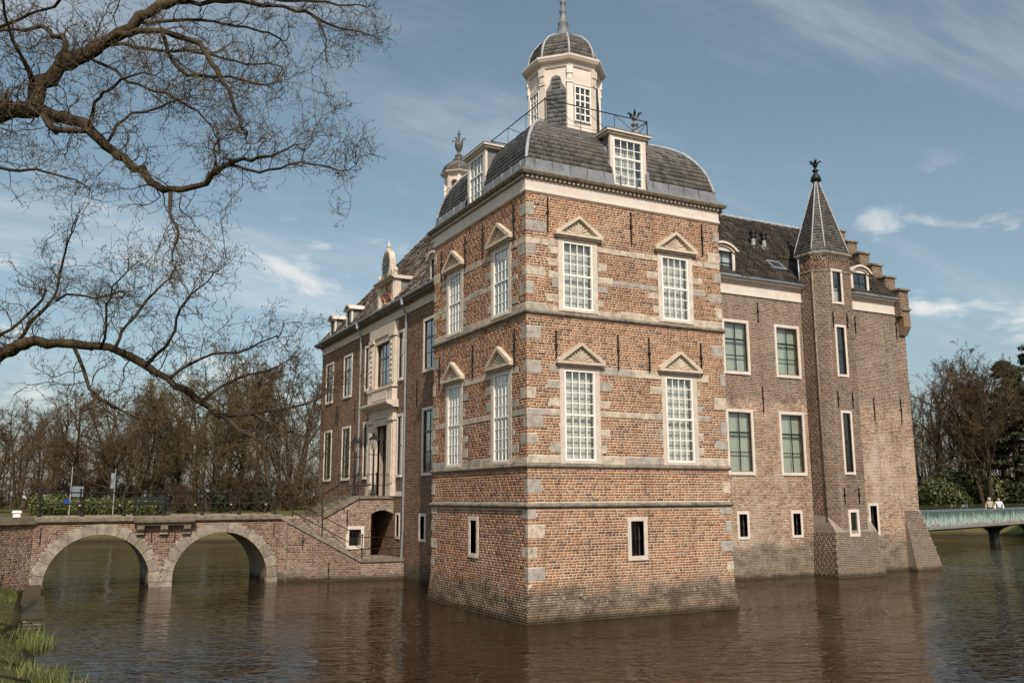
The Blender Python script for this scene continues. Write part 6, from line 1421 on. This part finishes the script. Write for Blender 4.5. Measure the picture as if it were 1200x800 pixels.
# ============================================================ GATE, SIGNS
def pillar(loc, h, label):
    t = thing('gate_pillar', label, 'pillar', (loc[0], loc[1], gz(*loc)-.05)); m = MB().box(-.24, .24, -.24, .24, 0, h); obj('shaft', m, 'white', t); obj('cap', MB().prism([(-.32, -.32, h), (.32, -.32, h), (.32, .32, h), (-.32, .32, h)], [(-.26, -.26, h+.16), (.26, -.26, h+.16), (.26, .26, h+.16), (-.26, .26, h+.16)]), 'white', t); obj('plinth', MB().box(-.3, .3, -.3, .3, 0, .22), 'white', t)
pillar((-13.5, 53.0), 1.55, 'white square gate pillar at the end of the hedge')
t = thing('planter', 'white flared planter tub on a dark pedestal near the gate pillar', 'planter', (-15.1, 51.6, gz(-15.1, 51.6)-.05)); obj('tub', MB().lathe([(.30, .95), (.36, 1.05), (.40, 1.55), (.46, 1.58), (.46, 1.66), (.36, 1.64)], (0, 0, 0), 4, math.pi/4), 'white', t); obj('pedestal', MB().lathe([(.34, 0), (.34, .12), (.24, .18), (.22, .85), (.30, .92), (.30, .97)], (0, 0, 0), 4, math.pi/4), 'iron', t)
t = thing('sign_post', 'tall white post with blue arrow plate and pale notice board', 'sign', (-9.9, 60.6, gz(-9.9, 60.6)-.05), None, R(20)); obj('post', MB().lathe([(.045, 0), (.035, 5.3), (.02, 5.38)], (0, 0, 0), 8), 'leadlight', t)
M_['blue'] = simple('sign_blue', (.02, .07, .30), .4, .1); obj('blue_plate', MB().box(-.55, -.08, -.1, -.07, 2.3, 2.7), 'blue', t); obj('notice_board', MB().box(.06, 1.0, -.1, -.07, 2.9, 3.75), 'zinc', t)
t = thing('banner_pole', 'slim white pole with a small narrow banner behind the bridge railing', 'pole', (-6.6, 60.8, gz(-6.6, 60.8)-.05), None, R(20)); obj('pole', MB().lathe([(.045, 0), (.03, 4.5), (.06, 4.52), (.02, 4.6)], (0, 0, 0), 8), 'leadlight', t)
m = MB()
for k in range(8): z0 = 3.0+k*.16; s0, s1 = .04*math.sin(k*1.1), .04*math.sin((k+1)*1.1); m.prism([(-.34, s0, z0), (-.05, 0, z0), (-.05, .01, z0), (-.34, s0+.01, z0)], [(-.34, s1, z0+.16), (-.05, 0, z0+.16), (-.05, .01, z0+.16), (-.34, s1+.01, z0+.16)])
obj('banner', m, 'zinc', t)

# ============================================================ GLASS FOOTBRIDGE
GP = np.array([(24.6, 13.4), (31, 14.9), (37.5, 16.5), (44.4, 18.5), (49.8, 20.0), (55.1, 21.6), (62, 23.4), (70, 25.0), (78, 26.0)])
gb = thing('glass_footbridge', 'slender curved footbridge with green glass parapets beside the castle', 'bridge', (46.0, 19.9, 0)); gbi = Matrix.Translation((-46.0, -19.9, 0))
def gobj(name, mb, mat, **kw): o = obj(name, mb, mat, gb, **kw); o.matrix_parent_inverse = gbi; return o
ts = np.linspace(0, len(GP)-1, 41); GC = np.stack([np.interp(ts, np.arange(len(GP)), GP[:, k]) for k in (0, 1)], 1)
for _ in range(4): GC[1:-1] = .5*GC[1:-1]+.25*GC[:-2]+.25*GC[2:]
gt = np.gradient(GC, axis=0); gt /= np.linalg.norm(gt, axis=1)[:, None]; gn = np.stack([-gt[:, 1], gt[:, 0]], 1); GWD = 2.3
def gp(i, off, z): p = GC[i]+gn[i]*off; return (p[0], p[1], z)
m = MB()
for i in range(40): m.hexa([gp(i, .35, 1.13), gp(i+1, .35, 1.13), gp(i+1, GWD-.35, 1.13), gp(i, GWD-.35, 1.13), gp(i, -.05, 1.26), gp(i+1, -.05, 1.26), gp(i+1, GWD+.05, 1.26), gp(i, GWD+.05, 1.26)]); m.hexa([gp(i, -.05, 1.261), gp(i+1, -.05, 1.261), gp(i+1, GWD+.05, 1.261), gp(i, GWD+.05, 1.261), gp(i, -.05, 1.46), gp(i+1, -.05, 1.46), gp(i+1, GWD+.05, 1.46), gp(i, GWD+.05, 1.46)])
gobj('deck', m, 'concrete', recalc=True)
for i in range(0, 40, 2):
    for off, mat, nm, gzt in ((.03, 'frosted', 'near_glass_panel', 2.36), (GWD-.03, 'glass_bridge', 'far_glass_panel', 2.74)):
        a, b, c = Vector(gp(i, off, 0)), Vector(gp(i+1, off, 0)), Vector(gp(i+2, off, 0)); g = (c-a).normalized()*.02; a = a+g; c = c-g
        q = lambda p, z: (p.x, p.y, z); m = MB(); n_ = Vector((gn[i][0], gn[i][1], 0))*.02
        m.hexa([q(a, 1.46), q(c, 1.46), q(c+n_, 1.46), q(a+n_, 1.46), q(a, gzt), q(c, gzt), q(c+n_, gzt), q(a+n_, gzt)]); gobj(nm, m, mat)
for off in (.10, GWD-.16):
    m = MB(); m.tube([gp(i, off, 2.39) for i in range(41)], .03, 6)
    for i in range(0, 41, 2): m.tube([gp(i, off, 1.45), gp(i, off, 2.39)], .022, 5)
    gobj('handrail', m, 'zinc')
for i in (22, 28, 34):
    c = GC[i]+gn[i]*GWD/2; m = MB().lathe([(.36, -.8), (.36, .55), (.42, .75), (.75, 1.0), (1.1, 1.128)], (c[0], c[1], 0), 16); gobj('pier', m, 'asphalt', smooth=False)

# ============================================================ THE TWO WALKERS
for nm, c, r_ in (('skin', (.50, .29, .21), .5), ('tan_coat', (.38, .33, .25), .8), ('shirt', (.62, .66, .72), .8), ('trousers_grey', (.10, .10, .105), .8), ('trousers_dark', (.045, .045, .05), .8), ('hair_grey', (.42, .38, .34), .8), ('shoe', (.02, .018, .016), .6), ('bag', (.03, .025, .02), .6)): M_[nm] = simple(nm, c, r_, .15, 8)
def skin_obj(name, verts, edges, rads, mat, parent, root=0):
    m = bpy.data.meshes.new(name); m.from_pydata(verts, edges, []); o = link(name, m, parent); md = o.modifiers.new('skin', 'SKIN'); md.use_smooth_shade = True
    if not m.skin_vertices: m.skin_vertices.new()
    for i, r in enumerate(rads):
        rr_ = r if isinstance(r, tuple) else (r, r); m.skin_vertices[0].data[i].radius = rr_; m.skin_vertices[0].data[i].use_root = (i == root)
    s = o.modifiers.new('sub', 'SUBSURF'); s.levels = 2; s.render_levels = 2; m.materials.append(M_[mat]); return o
def person(label, loc, rz, top, legs, hair, coat_len, arm_out):
    t = thing('person', label, 'person', loc, None, rz)       # faces -y locally
    J = {'pel': (0, 0, .95), 'sp': (0, 0, 1.15), 'ch': (0, .01, 1.36), 'nk': (0, 0, 1.50), 'hd': (0, -.02, 1.60), 'ht': (0, -.01, 1.72)}
    for s, n in ((-1, 'l'), (1, 'r')):
        st_ = s*.14
        J.update({n+'s': (s*.17, .01, 1.42), n+'e': (s*(.24+arm_out), .05, 1.15), n+'w': (s*(.25+arm_out), -.08-(.03*s), .94), n+'h': (s*(.25+arm_out), -.12-.03*s, .85), n+'f': (s*(.245+arm_out), -.13-.03*s, .79), n+'t': (s*(.21+arm_out), -.15-.03*s, .86), n+'hp': (s*.095, 0, .90), n+'k': (s*.105, -.04+st_*.6, .50), n+'a': (s*.105, .03+st_*1.1, .09), n+'o': (s*.115, -.12+st_*1.1, .04)})
    names = list(J); vi = {k: i for i, k in enumerate(names)}; E_ = [('pel', 'sp'), ('sp', 'ch'), ('ch', 'nk'), ('nk', 'hd'), ('hd', 'ht')]
    for n in 'lr': E_ += [('ch', n+'s'), (n+'s', n+'e'), (n+'e', n+'w'), (n+'w', n+'h'), (n+'h', n+'f'), (n+'h', n+'t'), ('pel', n+'hp'), (n+'hp', n+'k'), (n+'k', n+'a'), (n+'a', n+'o')]
    rad = {'pel': (.15, .11), 'sp': (.13, .10), 'ch': (.16, .11), 'nk': .055, 'hd': (.078, .095), 'ht': (.06, .075)}
    for n in 'lr': rad.update({n+'s': .065, n+'e': .043, n+'w': .03, n+'h': (.038, .022), n+'f': .015, n+'t': .012, n+'hp': .09, n+'k': .06, n+'a': .042, n+'o': .035})
    skin_obj('body', [J[k] for k in names], [(vi[a], vi[b]) for a, b in E_], [rad[k] for k in names], 'skin', t, 0)
    V_ = [J['pel'], J['sp'], J['ch'], (0, 0, 1.45)]; Ed = [(0, 1), (1, 2), (2, 3)]; Rd = [(.19, .14), (.155, .125), (.185, .13), .08]
    if coat_len: V_.append((0, 0, .95-coat_len)); Ed.append((0, 4)); Rd.append((.22, .17))
    for n in 'lr':
        k = len(V_); V_ += [J[n+'s'], J[n+'e'], J[n+'w']]; Ed += [(2, k), (k, k+1), (k+1, k+2)]; Rd += [.085, .062, .046]
    skin_obj('coat' if coat_len else 'shirt', V_, Ed, Rd, top, t, 0)
    V_ = [(0, 0, .97)]; Ed = []; Rd = [(.165, .125)]
    for n in 'lr':
        k = len(V_); V_ += [J[n+'hp'], J[n+'k'], J[n+'a']]; Ed += [(0, k), (k, k+1), (k+1, k+2)]; Rd += [.105, .08, .068]
    skin_obj('trousers', V_, Ed, Rd, legs, t, 0)
    for n in 'lr':
        a, o_ = Vector(J[n+'a']), Vector(J[n+'o']); obj('shoe', MB().tube([a+Vector((0, .06, -.05)), a+Vector((0, -.05, -.045)), o_+Vector((0, -.04, -.01))], [.035, .048, .03], 7), 'shoe', t, smooth=True)
    m = MB()
    if hair: m.lathe([(.06, -.16), (.098, -.10), (.112, .0), (.105, .06), (.07, .115), (.01, .135)], (0, .015, 1.66), 12); obj('hair', m, 'hair_grey', t, smooth=True)
    else: m.lathe([(.085, -.06), (.099, -.02), (.098, .01)], (0, .02, 1.63), 12); obj('hair_fringe', m, 'hair_grey', t, smooth=True)
    m = MB(); m.tube([(0, -.105, 1.64), (0, -.13, 1.60), (0, -.105, 1.585)], [.008, .016, .010], 6)
    for s in (-1, 1): m.ball((s*.09, 0, 1.61), .02, 6, 1.5)
    obj('nose_and_ears', m, 'skin', t, smooth=True)
    m = MB()
    for s in (-1, 1): m.ball((s*.032, -.095, 1.645), .010, 6)
    m.box(-.025, .025, -.108, -.10, 1.55, 1.556); obj('eyes_and_mouth', m, 'shoe', t)
    if coat_len: obj('belt', MB().lathe([(.175, .98), (.18, 1.0), (.18, 1.04), (.175, 1.06)], (0, 0, 0), 14), 'bag', t)
    else: obj('belt', MB().lathe([(.168, .97), (.17, 1.0)], (0, 0, 0), 14), 'bag', t)
    return t
gi = lambda x: int(np.abs(GC[:, 0]-x).argmin())
def onbridge(x, off): i = gi(x); p = np.array([np.interp(x, GC[:, 0], GC[:, k]) for k in (0, 1)])+gn[i]*off; return (p[0], p[1], 1.46)
person('walker with grey hair in a belted tan coat crossing the footbridge', onbridge(51.0, .95), R(-38), 'tan_coat', 'trousers_grey', True, .22, .03)
person('balding walker in a pale blue shirt and grey trousers on the footbridge', onbridge(53.1, 1.0), R(-50), 'shirt', 'trousers_grey', False, 0, .03)
